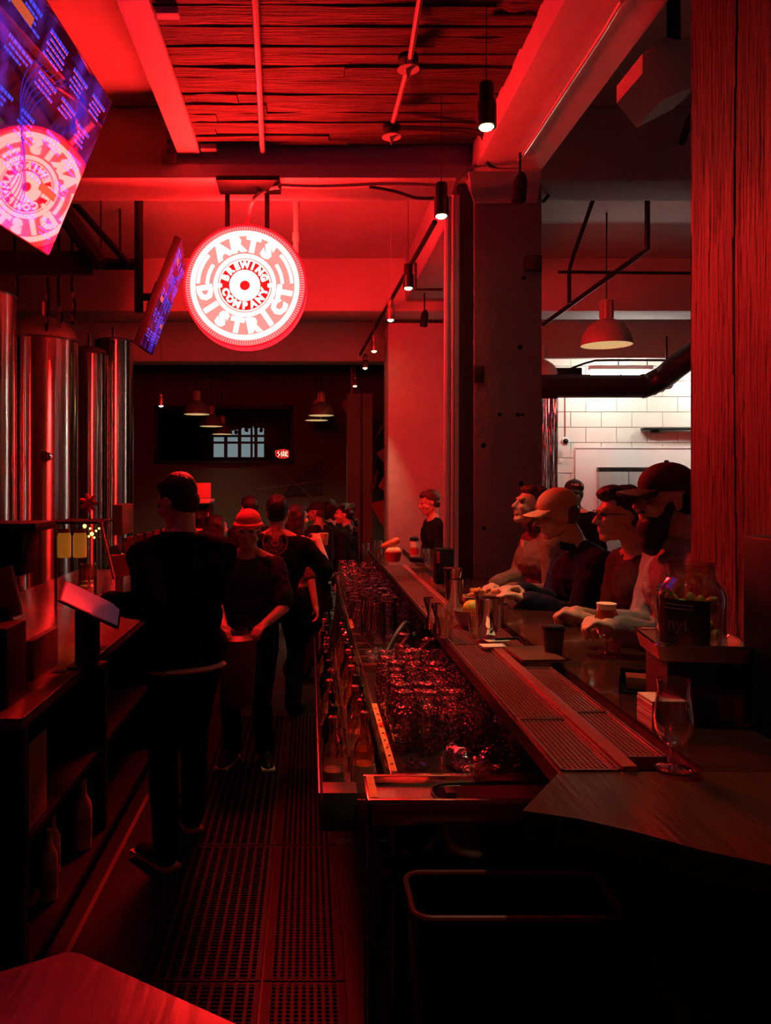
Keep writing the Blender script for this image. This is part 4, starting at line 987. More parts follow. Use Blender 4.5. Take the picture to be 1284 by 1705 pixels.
# speed rail with bottles
sr = thing('speed_rail','steel bottle rail along the staff side of the underbar racks','bottle rail',(.13,3.5,0))
g = G(); g.bbox((.035,2.5,.58),(.235,5.0,.585),.001); g.build('rail_floor', dark_steel, sr)
g = G(); g.bbox((.03,2.5,.585),(.037,5.0,.70),.002); g.bbox((.03,2.495,.58),(.24,2.5,.68),.002); g.bbox((.03,5.0,.58),(.24,5.005,.68),.002); g.build('rail_front', mat('rail_steel',(.25,.2,.2),.3,1), sr)
G().bbox((.235,2.5,.585),(.242,5.0,.66),.002).build('rail_back', dark_steel, sr)
bots = [make_bottle('clear liquor bottle with red cap in the bottle rail', glass, card, 'clear bottles in the bottle rail'), make_bottle('dark liquor bottle with black cap in the bottle rail', darkglass, mat('tan_label',(.5,.32,.16),.7), 'dark bottles in the bottle rail', capm=black), make_bottle('amber liquor bottle with red cap in the bottle rail', amber_glass, mat('white_label',(.6,.5,.4),.7), 'amber bottles in the bottle rail')]
for j in range(12):
    for i in range(2):
        x = (.085,.185)[i]; yy_ = 2.62+j*.17+i*.06+random.uniform(-.02,.02)
        if yy_ > 4.65: continue
        pr = bots[(0,2,1,0,1,2,0,1)[(j*2+i)%8]]
        put(pr,(x,yy_,.586),rot=(random.uniform(-.03,.03),random.uniform(-.03,.03),random.uniform(0,6)))
tag(G().bbox((.04,2.40,.62),(.15,2.49,.74),.006).build('carton', mat('teal_grey_carton',(.08,.09,.08),.5)), 'small grey carton at the near end of the bottle rail', 'box')
c = Vector((.09,4.86,.586)); sq = thing('squeeze_bottle','red squeeze bottle at the far end of the bottle rail','bottle',c)
G().lathe([(.001,0),(.032,0),(.034,.02),(.033,.16),(.02,.19),(.012,.20)],16,c).build('bottle_body', redplas2, sq); G().lathe([(.012,.20),(.003,.27)],10,c).build('nozzle', redplas2, sq)
# soda gun hose
tag(G().tube(bez([(.52,3.9,.82),(.48,3.8,1.0),(.42,3.7,.98),(.36,3.62,.90),(.34,3.5,.86)],6),.012,8).build('soda_hose', rubber), 'black soda gun hose arching over the racks', 'hose')
for k,(x,yy_,z,l) in enumerate(((.50,4.0,.84,'black'),(.56,3.86,.83,'lower'))):
    tag(G().tube(bez([(x,yy_,z),(x+.03,yy_-.1,z+.09),(x-.05,yy_-.2,z+.05),(x-.08,yy_-.33,z-.02)],5),.016,8).build('bar_spoon_handle', rubber), '%s curved tap handle rising from the ice well' % ('first','second')[k], 'handle')

# ================================================================== ON THE BAR
def tin(px, py, Y, h, r0, r1, label, m=chrome, z=BZ+.001, cat='shaker'):
    c = P(px,0,Y); c.z = z; t = thing('shaker_tin', label, cat, c)
    G().lathe([(.001,0),(r0,0),(r0+.002,.006),(r1,h-.004),(r1+.002,h),(r1-.002,h),(r0,.01),(.001,.009)],28,c).build('tin_body', m, t); return t
tin(811,1068,3.04,.172,.036,.045,'tall polished shaker tin nearest on the bar, right of the lemon bowl',z=BZ+.002)
tin(756,1020,3.72,.16,.034,.044,'polished shaker tin behind the small jiggers')
c = P(754,0,3.72); tag(G().lathe([(.001,0),(.036,0),(.042,.03),(.045,.05),(.04,.05),(.001,.045)],24,(c.x,3.72,BZ+.163)).build('mixing_cup', chrome), 'second tin nested on top of the far shaker', 'shaker')
tin(832,1050,3.35,.10,.03,.036,'short pale cup just right of the tall shaker', cat='cup')
def jig(px,py,Y,label,h=.11):
    c = P(px,0,Y); c.z = BZ+.002; t = thing('jigger', label, 'jigger', c)
    G().lathe([(.001,0),(.022,0),(.006,h*.42),(.006,h*.48),(.024,h),(.022,h),(.001,h*.55)],20,c).build('jigger_body', chrome, t)
jig(714,1045,3.32,'double steel jigger, left one on the drip tray',.13); jig(727,1052,3.22,'double steel jigger, right one on the drip tray',.12)
c = P(779,0,3.34); c.z = BZ+.001; t = thing('garnish_bowl','grey bowl holding a yellow lemon','bowl',c)
G().lathe([(.001,0),(.03,0),(.055,.05),(.06,.075),(.057,.075),(.05,.048),(.001,.008)],24,c).build('bowl_body', mat('grey_bowl',(.3,.2,.2),.35), t)
tag(G().ell(c+Vector((.02,0,.082)),(.042,.036,.036),None,16,12).build('lemon', mat('lemon_skin',(.85,.5,.05),.45)), 'yellow lemon on top of the grey bowl', 'lemon')
def picks(px,Y,label,m):
    c = P(px,0,Y); c.z = BZ+.002; t = thing('pick_glass', label, 'glass', c)
    G().lathe([(.001,0),(.026,0),(.034,.085),(.032,.085),(.025,.006),(.001,.005)],18,c).build('glass_body', glass, t)
    for k in range(14):
        a = random.uniform(0,6); r=.018; G().tube([c+Vector((r*.6*math.cos(a),r*.6*math.sin(a),.008)),c+Vector((r*1.4*math.cos(a+.5),r*1.4*math.sin(a+.5),.115+random.uniform(-.01,.01)))],.0014,4).build('pick', m, t)
picks(741,3.12,'glass of red-lit cocktail picks on the drip tray',mat('wood_pick',(.6,.3,.15),.6)); picks(793,3.14,'glass of orange cocktail picks beside the tall shaker',mat('wood_pick2',(.75,.45,.15),.6))
# receipt pads
c = P(825,1076,2.95)
for k,(dx,dy,rz) in enumerate(((-.02,-.045,.1),(.012,.03,.12))):
    t = tag(G().bbox((-.045,-.028,0),(.045,.028,.004),.001,Matrix.Translation((c.x+dx,2.95+dy,BZ+.0135+k*.0048))@Matrix.Rotation(rz,4,'Z')).build('receipt_pad', paper), '%s cream paper slip on the rail beside the drip trays' % ('lower','upper')[k], 'paper')
tag(G().tube([(c.x+.005,2.97,BZ+.0265),(c.x+.10,2.985,BZ+.0265)],.005,8).build('pen', black), 'black pen lying across the paper slips', 'pen')
cp = thing('check_presenter','brown leather check folder lying over the narrow drip tray','folder',(.80,2.75,BZ+.002)); M = Matrix.Translation((.79,2.755,BZ+.0175))@Matrix.Rotation(.06,4,'Z')
G().bbox((-.075,-.11,-.006),(.075,.11,-.001),.002,M).build('lower_cover', mat('brown_leather',(.14,.05,.03),.35), cp); G().bbox((-.075,-.11,.001),(.075,.11,.006),.002,M).build('upper_cover', mat('brown_leather',(.14,.05,.03),.35), cp)
# coffee cup
c = P(922,0,2.78); c.z = BZ; t = thing('takeaway_cup','dark takeaway cup with black lid on the bar in front of the cap-wearing patron','cup',c)
G().lathe([(.001,0),(.028,0),(.038,.10),(.001,.101)],22,c).build('cup_body', mat('grey_cup',(.06,.05,.045),.5), t); G().lathe([(.0305,.026),(.0345,.066)],22,c).build('sleeve', mat('cup_sleeve',(.16,.12,.09),.7), t); G().lathe([(.040,.10),(.041,.108),(.036,.115),(.001,.115)],22,c).build('lid', black, t)
# beer tulip
c = P(1010,0,2.85); c.z = BZ; t = thing('beer_glass','stemmed glass of orange hazy beer held by the bearded patron','beer glass',c)
BG = [(.034,0),(.034,.003),(.006,.009),(.005,.05),(.014,.058),(.037,.075),(.044,.105),(.040,.14),(.034,.16),(.037,.178)]
G().lathe([(.001,0)]+BG[:3],20,c).build('foot', glass, t); G().lathe(BG[2:5],12,c).build('stem', glass, t)
G().lathe([(.001,.06)]+[(r-.002,z) for r,z in BG[5:9]]+[(.001,.160)],24,c).build('beer', mat('hazy_orange_beer',(.85,.2,.03),.3), t); G().lathe([(.001,.1605),(.0325,.1605),(.036,.182),(.001,.184)],24,c).build('foam', foam, t)
G().lathe([(.014,.058),(.037,.075),(.044,.105),(.040,.14),(.0345,.16)],24,c).build('bowl', glass, t)
# big tulip in front
c = P(1122,0,1.70); c.z = BZ; t = thing('tulip_glass','empty stemmed tulip glass standing alone on the bar wing','glass',c)
BT = [(.036,0),(.037,.004),(.007,.013),(.006,.040),(.010,.05),(.028,.066),(.040,.09),(.0415,.115),(.037,.15),(.033,.175),(.036,.197)]
G().lathe([(.001,0)]+BT[:3],28,c).build('foot', glass, t); G().lathe(BT[2:5],14,c).build('stem', glass, t)
inn = [(r-.0016,z) for r,z in BT[5:]]; G().lathe([BT[4]]+BT[5:]+inn[::-1]+[(.001,.058)],32,c).build('bowl', glass, t)
# napkins, holder
nk = thing('napkin_stack','stack of cream paper napkins behind the tulip glass','napkins',(.905,2.02,BZ)); 
for k in range(16): G().box((.865,1.97,BZ+.0005+k*.0045),(.955,2.06,BZ+.0045+k*.0045),Matrix.Translation((random.uniform(-.001,.001),0,0))).build('napkin', paper, nk)
nh = thing('napkin_caddy','low dark napkin caddy behind the cream napkins','caddy',(1.0,2.3,BZ)); M = Matrix.Translation((1.02,2.33,BZ))@Matrix.Rotation(-.35,4,'Z')
G().bbox((-.09,-.05,0),(.09,.05,.006),.002,M).build('base', black, nh); G().bbox((-.09,-.05,.006),(-.084,.05,.055),.002,M).build('side', black, nh); G().bbox((.084,-.05,.006),(.09,.05,.055),.002,M).build('side', black, nh); G().bbox((-.09,.044,.006),(.09,.05,.055),.002,M).build('side', black, nh)
tag(G().bbox((-.07,-.03,.0085),(.07,.035,.045),.003,M).build('coaster_stack', mat('brown_coaster',(.2,.08,.05),.6)), 'block of brown coasters in the napkin caddy', 'coasters')
# boxes + jar
bxn = thing('product_carton','dark blue printed carton under the tray and pickle jar','box',(1.02,2.07,BZ))
a = P(1122,1215,1.99); b = P(1248,1105,1.99); zt_ = b.z
G().bbox((a.x,1.99,BZ),(b.x,2.2,zt_),.004).build('carton_body', mat('carton_grey',(.10,.09,.09),.5), bxn)
zb = P(0,1150,1.99).z; G().box((a.x+.002,1.987,zb),(b.x-.002,1.9895,zt_-.004)).build('blue_band', mat('blue_print',(.005,.03,.14),.5), bxn)
for q in ((1170,1170,1200,1205,(.02,.05,.16)),(1228,1165,1244,1215,(.4,.03,.03)),(1205,1160,1226,1205,(.25,.05,.04)),(1140,1195,1168,1210,(.25,.22,.15))):
    G().box(P(q[0],q[1],1.9885)+Vector((0,0,0)),P(q[2],min(q[3],1213),1.987)).build('printed_shape', mat('print_%d' % q[0],q[4],.5), bxn)
trc = P(1108,1105,1.93); 
ty = thing('metal_tray','shallow brushed tray on top of the blue carton','tray',(1.02,2.07,zt_))
q = rrect(.905,1.125,1.96,2.19,.03,zt_+.002); q1 = [(x,yy_,zt_+.045) for x,yy_,z in rrect(.895,1.135,1.95,2.20,.03,0)]; m_ = len(q)
g = G().add(q+q1,[[k,(k+1)%m_,m_+(k+1)%m_,m_+k] for k in range(m_)]+[[k for k in range(m_)]]); g.build('pan', mat('tray_metal',(.5,.4,.37),.4,.6), ty); G().tube(q1,.003,6,closed=True).build('rim', chrome, ty)
jr = thing('pickle_jar','big glass jar of pickles with a dark label standing on the tray','jar',(1.02,2.09,zt_+.004)); c = Vector((1.03,2.105,zt_+.005)); R_ = .090
JP = [(R_*.93,0),(R_,.01),(R_,.155),(R_*.93,.178),(R_*.74,.20),(R_*.7,.21),(R_*.7,.24)]
G().lathe([(.001,0)]+JP+[(r-.003,z) for r,z in JP[1:]][::-1]+[(.001,.006)],36,c).build('jar_glass', glass, jr)
pk = mat('pickle_green',(.22,.20,.05),.35)
for k in range(34):
    a_ = random.uniform(0,2*PI); r = .068*math.sqrt(random.random()); G().ell(c+Vector((r*math.cos(a_),r*math.sin(a_),.022+random.random()*.125)),(.024,.012,.012),Euler((random.random()*3,random.random()*3,random.random()*3)).to_matrix(),10,6).build('pickle', pk, jr)
g = G(); n = 16
for k in range(n+1):
    a_ = math.radians(180+ 8+ 85*k/n); g.v += [c+Vector(((R_+.0008)*math.cos(a_),(R_+.0008)*math.sin(a_),z)) for z in (.03,.15)]
g.f = [[2*k,2*k+1,2*k+3,2*k+2] for k in range(n)]; g.sm=[True]*n; g.build('label', mat('jar_label',(.03,.015,.012),.5), jr)
me = text_mesh('nyl',.045,.0005,.0008)
for v in me.vertices:
    a_ = math.radians(222)+v.co.x/R_; v.co = c+Vector(((R_+.0014)*math.cos(a_),(R_+.0014)*math.sin(a_),.085+v.co.y))-jr.location
me.materials.append(mat('label_white',(.28,.2,.17),.6)); o = bpy.data.objects.new('label_lettering', me); COL.objects.link(o); o.parent = jr
for z in (.135,.125): 
    g = G()
    for k in range(9): a_ = math.radians(200+6*k); g.v += [c+Vector(((R_+.0014)*math.cos(a_),(R_+.0014)*math.sin(a_),zz)) for zz in (z,z+.003)]
    g.f = [[2*k,2*k+1,2*k+3,2*k+2] for k in range(8)]; g.sm=[True]*8; g.build('label_stripe', mat('label_white',(.28,.2,.17),.6), jr)
for o_ in (bxn, ty):
    o_.rotation_euler = (0,0,-.16); o_.location += Vector((.015,.03,0))
# cable at right
tag(G().tube(bez([(1.34,1.98,BZ+.006),(1.16,1.80,BZ+.006),(1.13,1.72,BZ+.006),(1.25,1.60,BZ+.006),(1.5,1.5,BZ+.006)],6),.006,8).build('power_cable', rubber), 'dark cable curling on the bar wing at the right picture edge', 'cable')
tag(G().bbox((1.12,1.86,BZ+.001),(1.25,2.02,1.56),.012).build('card_terminal_stand', black), 'tall black device standing in the shadow right of the pickle jar', 'device')
# far bar objects
c = P(655,0,6.05); c.z = BZ-.026
c.z = BZ+.002; t = thing('fruit_bowl','red bowl of citrus fruit on the far part of the bar','bowl',c)
G().lathe([(.001,0),(.05,0),(.068,.075),(.064,.075),(.046,.006),(.001,.005)],24,c).build('bowl_body', redplas2, t)
for k,(dx,dy,z,lab) in enumerate(((-.028,0,.075,'left pale citrus fruit in the red bowl'),(.026,-.01,.08,'right pale citrus fruit in the red bowl'),(0,.03,.075,'rear citrus fruit in the red bowl'))):
    tag(G().ell(c+Vector((dx,dy,z)),(.033,.033,.032),None,14,10).build('citrus', mat('citrus_skin',(.8,.5,.25),.5)), lab, 'fruit')
tag(G().cap(c+Vector((-.07,.06,.115)),c+Vector((.03,.06,.155)),.02,.03).build('banana_pepper', mat('red_brown_skin',(.5,.12,.06),.5)), 'long red-brown vegetable lying across the fruit bowl', 'vegetable')
def canister(px,Y,lab):
    c = P(px,0,Y); c.z = BZ+.001; t = thing('canister', lab, 'canister', c)
    G().lathe([(.001,0),(.035,0),(.035,.13),(.03,.145)],18,c).build('can_body', mat('pale_red_can',(.55,.35,.3),.4), t); G().lathe([(.0355,.03),(.0355,.09)],18,c).build('label', redplas2, t); G().lathe([(.036,.145),(.036,.165),(.02,.175),(.001,.175)],18,c).build('lid', black, t)
canister(690,6.3,'pale canister with black lid beside the fruit bowl')
def simple(kind,px,Y,lab,prof,m=glass,cat='glass',z=BZ+.001):
    c = P(px,0,Y); c.z = z; t = thing(kind, lab, cat, c); inner=[(max(r-.002,.001),zz) for r,zz in prof if zz>.004]
    G().lathe([(.001,0)]+prof+inner[::-1]+[(.001,.006)],18,c).build('glass_body', m, t)
simple('highball_glass',609,6.5,'clear highball glass left of the tallest glass near the fruit bowl',[(.03,0),(.032,.13)],z=BZ-.02); simple('highball_glass',630,6.3,'tallest clear glass directly left of the fruit bowl',[(.032,0),(.035,.17)],z=BZ-.02)
simple('highball_glass',709,6.2,'short clear glass right of the pale canister',[(.028,0),(.032,.09)])
# raise those two onto the ledge
cd_ = thing('bar_caddy','black napkin caddy box with a red card at the foot of the red pipes','caddy',P(735,985,4.75)); c = P(735,0,4.75)
G().bbox((c.x-.035,4.72,BZ+.001),(c.x+.07,4.84,BZ+.215),.006).build('caddy_body', black, cd_); G().bbox((c.x-.033,4.716,BZ+.13),(c.x-.015,4.7195,BZ+.20),.001).build('red_card', redplas2, cd_)
tag(G().bbox((P(684,0,6.0).x,6.0,BZ+.001),(P(706,0,6.0).x,6.12,BZ+.035),.004).build('bar_box', black), 'low black box in front of the pale canister', 'box')
# tray of food
c = P(803,0,4.08); c.z = BZ
t = thing('food_basket','paper tray of fried food on the bar in front of the far patron','food tray',c)
G().bbox(c+Vector((-.10,-.06,.002)),c+Vector((.10,.06,.008)),.002).build('tray_base', mat('tray_paper',(.5,.4,.32),.6), t)
for s_ in ((-.10,-.06,.10,-.055),(-.10,.055,.10,.06),(-.10,-.06,-.095,.06),(.095,-.06,.10,.06)): G().bbox(c+Vector((s_[0],s_[1],.008)),c+Vector((s_[2],s_[3],.028)),.001).build('tray_side', mat('tray_paper',(.5,.4,.32),.6), t)
for k in range(12): 
    q = c+Vector((random.uniform(-.075,.075),random.uniform(-.035,.035),.03+random.uniform(0,.025))); tag(G().cap(q,q+Vector((random.uniform(-.03,.03),random.uniform(-.02,.02),.006)),.012,.013,8).build('fried_piece', mat('fried_batter',(.6,.28,.08),.6,bump=((90,90,90),.8,.01))), 'golden fried piece in the paper tray on the bar', 'food', 'fried pieces in the paper tray')

# ================================================================== FLOOR MAT
def floor_mat(x0, x1, y0, y1, label, nearest):
    t = thing('rubber_floor_mat', label, 'floor mat', ((x0+x1)/2,(y0+y1)/2,0), 'rubber mats along the aisle')
    g = G(); n = 11; w_ = (x1-x0)
    for k in range(n+1): x = x0+w_*k/n; h = .006 if 0 < k < n else .018; g.box((x-h if k else x,y0,.001),(x+h if k<n else x,y1,.0165))
    m_ = int((y1-y0)/.019)
    for k in range(m_+1):
        yy_ = y0+(y1-y0)*k/m_; h = .010 if k in (0,m_) else .0022; g.box((x0,max(yy_-h,y0),.002),(x1,min(yy_+h,y1),.0145))
    tag(g.build('rubber_lattice', redrubber, t), None, None, None, 'stuff')
k = 0; ws = ['nearest','second','third','farthest']
for i, (y0,y1) in enumerate(((1.6,2.62),(2.63,3.60),(3.61,4.60),(4.61,5.6))):
    floor_mat(-.60,-.165,y0,y1,'%s open-lattice rubber mat of the left row on the aisle floor' % ws[i], 0); floor_mat(-.155,.12,y0,y1,'%s open-lattice rubber mat of the right row on the aisle floor' % ws[i], 0)

# ================================================================== PEOPLE
def remeshed(g, name, m, parent, voxel, smooth=3, disp=0, dscale=.08):
    """fuse overlapping capsules into one continuous skin"""
    me = g.mesh(name); o = bpy.data.objects.new(name, me); COL.objects.link(o)
    r = o.modifiers.new('r','REMESH'); r.mode = 'VOXEL'; r.voxel_size = voxel; r.use_smooth_shade = True
    if disp:
        tx = bpy.data.textures.new('folds','CLOUDS'); tx.noise_scale = dscale; tx.noise_depth = 2
        d = o.modifiers.new('d','DISPLACE'); d.texture = tx; d.strength = disp; d.mid_level = .5; d.texture_coords = 'LOCAL'
    s_ = o.modifiers.new('s','SMOOTH'); s_.factor = .5; s_.iterations = smooth
    dgr = bpy.context.evaluated_depsgraph_get(); me2 = bpy.data.meshes.new_from_object(o.evaluated_get(dgr))
    bpy.data.objects.remove(o); bpy.data.meshes.remove(me)
    off = parent.location if parent is not None else Vector((0,0,0))
    me2.transform(Matrix.Translation(-Vector(off))); me2.materials.clear(); me2.materials.append(m); me2.name = name
    for p in me2.polygons: p.use_smooth = True
    ob = bpy.data.objects.new(name, me2); COL.objects.link(ob)
    if parent is not None: ob.parent = parent
    return ob

def ik(S_, T, a, b, pole):
    S_, T = Vector(S_), Vector(T); d = T-S_; L = min(d.length, (a+b)*.995); dn = d.normalized(); T = S_+dn*L
    x = (a*a-b*b+L*L)/(2*L); h = math.sqrt(max(a*a-x*x, 0)); pl = Vector(pole); pl = (pl-dn*pl.dot(dn)).normalized()
    return S_+dn*x+pl*h, T

def person(label, pos, top, yaw, H=1.72, seat=False, lean=0, hyaw=None, hpitch=0, hroll=0, hl=None, hr=None, pole_l=None, pole_r=None,
           skin=skinA, hair=hairK, hstyle='short', shirt=blackcloth, pants=blackcloth, sleeve=1.0, voxel=.008, fat=1.0, collar=False,
           extras=(), shoes=None, curl=.5, twist=0, beard=False, feet=None, hood=False, hem=None, palm_l=None, palm_r=None):
    """pos = (x,y) of the pelvis, top = height of the top of the head; forward is local +Y turned by yaw"""
    k = H/1.75; R = Matrix.Rotation(yaw,3,'Z')
    hipz = top-.292*k-.5*k*math.cos(lean)
    base = Vector((pos[0],pos[1],0))
    t = thing('person', label, 'person', (pos[0],pos[1],0))
    def L(x,y_,z): return base+R@Vector((x*k,y_*k,0))+Vector((0,0,z))
    pel = L(0,0,hipz); up = Vector((0,math.sin(lean),math.cos(lean)))
    def T_(x,y_,z):  # torso frame with lean
        v = Vector((x*k,y_*k,0))+Vector((0,math.sin(lean),math.cos(lean)))*z*k
        return pel+R@v
    chest = T_(0,.0,.36); neckb = T_(0,-.01,.50); 
    RT = Matrix.Rotation(yaw,3,'Z')@Matrix.Rotation(-lean,3,'X')
    hy = yaw if hyaw is None else hyaw
    RH = Matrix.Rotation(hy,3,'Z')@Matrix.Rotation(hpitch,3,'X')@Matrix.Rotation(hroll,3,'Y')
    hc = Vector(T_(0,.03,.50+.19)); hc.z = top-.125*k
    hk = k*1.0
    def Hd(x,y_,z): return hc+RH@Vector((x*hk,y_*hk,z*hk))
    sh = {s_: T_(s_*.185*(1+(fat-1)*.45),-.01,.43) for s_ in (-1,1)}
    hip = {s_: T_(s_*.09,0,0) for s_ in (-1,1)}
    kn, an, toe = {}, {}, {}
    for s_ in (-1,1):
        if seat:
            kn[s_] = L(s_*.12,.36,hipz-.06); an[s_] = L(s_*.11,.26,max(hipz-.44*k,.1)); toe[s_] = an[s_]+R@Vector((0,.17*k,-.05*k))
        else:
            fx = feet[0 if s_<0 else 1] if feet else (s_*.11,0)
            an[s_] = L(fx[0],fx[1],.085*k); toe[s_] = an[s_]+R@Vector((s_*.03,.16*k,0))+Vector((0,0,-.045*k))
            kn[s_], _ = ik(hip[s_], an[s_], .43*k, .43*k, R@Vector((0,1,0)))
    hands = {-1: hl, 1: hr}; poles = {-1: pole_l, 1: pole_r}; el, wr = {}, {}
    for s_ in (-1,1):
        tg = hands[s_] if hands[s_] is not None else T_(s_*.26,.03,-.12)
        el[s_], wr[s_] = ik(sh[s_], tg, .29*k, .26*k, R@Vector(poles[s_] or (s_*.35,-.4,-.8)))
    # ---- body skin
    b = G(); c_ = b.cap
    b.ell(Hd(0,-.012,.028),(.076*hk,.096*hk,.092*hk),RH,18,12)
    b.ell(Hd(0,.028,-.035),(.06*hk,.066*hk,.078*hk),RH,16,10)
    c_(Hd(0,.074,-.095),Hd(0,.068,-.10),.021*hk,.02*hk)
    for s_ in (-1,1):
        c_(Hd(s_*.055,.0,-.06),Hd(s_*.014,.072,-.1),.018*hk,.018*hk)
        c_(Hd(s_*.042,.075,-.022),Hd(s_*.05,.045,-.04),.018*hk,.02*hk)
        b.ell(Hd(s_*.079,-.008,-.012),(.009*hk,.019*hk,.032*hk),RH,8,8)
    c_(Hd(-.036,.083,.026),Hd(.036,.083,.026),.012*hk,.012*hk)
    c_(Hd(0,.088,.014),Hd(0,.112,-.026),.008*hk,.0135*hk); c_(Hd(-.011,.10,-.032),Hd(.011,.10,-.032),.009*hk,.009*hk)
    b.ell(Hd(0,.091,-.056),(.024*hk,.011*hk,.0065*hk),RH,10,6); b.ell(Hd(0,.089,-.069),(.021*hk,.011*hk,.007*hk),RH,10,6)
    c_(Hd(0,-.03,-.04),neckb,.052*hk,.058*hk)
    c_(neckb,T_(0,0,.42),.058*k,.08*k)
    for s_ in (-1,1): c_(T_(s_*.045,-.015,.50),sh[s_],.052*k,.052*k)
    b.ell(T_(0,.0,.34),(.155*k*fat,.10*k*fat,.15*k),RT,16,10); b.ell(T_(0,.0,.16),(.135*k*fat,.095*k*fat,.16*k),RT,16,10); b.ell(T_(0,0,.02),(.15*k*fat,.105*k*fat,.11*k),RT,16,10)
    def arm(g, s_, e, upto=1.0, sleeve_only=False):
        g.cap(sh[s_],el[s_],(.052+e)*k,(.041+e)*k)
        if not sleeve_only or upto > .9: 
            q = el[s_].lerp(wr[s_], .94 if sleeve_only else 1.0)
            g.cap(el[s_],q,(.040+e)*k,(.028+e*.9)*k)
    for s_ in (-1,1): arm(b,s_,0); c_(hip[s_],kn[s_],.078*k,.052*k); c_(kn[s_],an[s_],.05*k,.036*k); c_(an[s_],toe[s_],.038*k,.03*k)
    # hands: palm, four two-jointed fingers, thumb
    for s_ in (-1,1):
        d = (wr[s_]-el[s_]).normalized(); n = Vector((0,0,-1)) if not (palm_l if s_<0 else palm_r) else Vector(palm_l if s_<0 else palm_r)
        n = (n-d*n.dot(d)).normalized(); sd = d.cross(n).normalized()
        if sd.dot(R@Vector((-s_,0,0))) < 0: sd = -sd     # thumb side points inward
        W_ = wr[s_]; cu = curl
        c_(W_,W_+d*.03*k,.026*k,.028*k)
        for q in (-1.2,0,1.2): c_(W_+d*.02*k+sd*q*.017*k,W_+d*.075*k+sd*q*.019*k,.016*k,.0135*k,8)
        for f_i, (q, l) in enumerate(((1.5,.040),(.5,.045),(-.5,.042),(-1.5,.033))):
            p0 = W_+d*.078*k+sd*q*.0195*k; d1 = (d*math.cos(cu)+n*math.sin(cu)).normalized(); p1 = p0+d1*l*k
            d2 = (d*math.cos(cu*2.3)+n*math.sin(cu*2.3)).normalized(); p2 = p1+d2*l*.85*k
            c_(p0,p1,.0098*k,.0088*k,8); c_(p1,p2,.0088*k,.0075*k,8)
        p0 = W_+d*.025*k+sd*.028*k; p1 = p0+(d*.6+sd*.7+n*.35).normalized()*.042*k; p2 = p1+(d*.85+n*.5+sd*.1).normalized()*.033*k
        c_(p0,p1,.014*k,.011*k,8); c_(p1,p2,.011*k,.009*k,8)
    remeshed(b,'body',skin,t,voxel,4)
    # eyes
    for s_ in (-1,1):
        G().ell(Hd(s_*.031,.083,.007),(.011*hk,.008*hk,.008*hk),RH,8,6).build('eye', mat('eye_dark',(.03,.02,.02),.2), t)
    # ---- shirt
    e = .014+(fat-1)*.06; g = G()
    g.ell(T_(0,.0,.34),((.160*fat+e)*k,(.105*fat+e)*k,.155*k),RT,16,10); g.ell(T_(0,.0,.16),((.142*fat+e)*k,(.105*fat+e)*k,.17*k),RT,16,10); g.ell(T_(0,0,.03),((.155*fat+e)*k,(.112*fat+e)*k,.11*k),RT,16,10)
    for s_ in (-1,1):
        g.cap(T_(s_*.055,-.02,.475),sh[s_],(.05+e*.6)*k,(.054+e)*k)
        g.cap(sh[s_],T_(s_*.12,0,.25),(.055+e)*k,(.07+e)*k)
        if sleeve >= .9: arm(g,s_,e,1.0,True)
        elif sleeve > 0: g.cap(sh[s_],sh[s_].lerp(el[s_],.85),(.053+e*1.3)*k,(.046+e*1.6)*k)
    if collar: 
        for a_ in range(0,12): 
            an_ = 2*PI*a_/12; q = T_(.07*math.cos(an_),-.01+.07*math.sin(an_),.505+.02*math.cos(an_*1)*0); g.ell(q,(.022*k,)*3)
    if hood:
        for a_ in range(9): an_ = PI+PI*a_/8; q = T_(.085*math.cos(an_),-.01+.085*math.sin(an_),.50); g.ell(q,(.035*k,.035*k,.04*k))
    remeshed(g,'shirt',shirt,t,max(voxel,.008),2,.022*k,.09)
    if hem is not None:
        g = G(); g.ell(T_(0,0,-.075),((.150*fat+e)*k,(.108*fat+e)*k,.022*k),RT,20,8); remeshed(g,'undershirt_hem',hem,t,.009,2)
    g = G(); e = .016
    g.ell(T_(0,0,-.02),((.152*fat+e*.5)*k,(.108*fat+e*.5)*k,.10*k),RT,16,10)
    for s_ in (-1,1): g.cap(hip[s_],kn[s_],(.078+e)*k,(.054+e)*k); g.cap(kn[s_],kn[s_].lerp(an[s_],.96),(.052+e)*k,(.042+e*1.2)*k)
    remeshed(g,'trousers',pants,t,max(voxel,.01),2,.015*k,.1)
    for s_ in (-1,1):
        g = G(); dd = (toe[s_]-an[s_]); g.cap(an[s_]+Vector((0,0,-.015)),toe[s_]+dd*.15,.048*k,.040*k)
        if not seat: 
            g.v = [Vector((v.x,v.y,max(v.z,.022))) for v in g.v]
        sh_o = remeshed(g,'shoe',black,t,.009,2)
        if not seat and shoes:
            gg = G(); q = an[s_]+dd*.5; Rz = Matrix.Rotation(math.atan2(dd.y,dd.x)-PI/2,4,'Z'); gg.bbox((-.045*k,-.13*k,0),(.045*k,.145*k,.022),.008,Matrix.Translation((q.x,q.y,.0175))@Rz); gg.build('sole', shoes, t)
    # ---- hair
    g = G()
    if hstyle in ('short','long','curly','bob','bun'):
        g.ell(Hd(0,-.026,.042),(.083*hk,.095*hk,.092*hk),RH,18,12); g.ell(Hd(0,.022,.085),(.062*hk,.066*hk,.04*hk),RH,14,8)
        g.ell(Hd(0,-.05,-.01),(.072*hk,.062*hk,.072*hk),RH,14,8)
    if hstyle == 'quiff': 
        g.ell(Hd(0,-.03,.05),(.084*hk,.095*hk,.09*hk),RH,18,12); g.ell(Hd(0,.03,.098),(.066*hk,.07*hk,.042*hk),RH,14,8); g.ell(Hd(0,-.055,-.005),(.07*hk,.058*hk,.07*hk),RH,14,8)
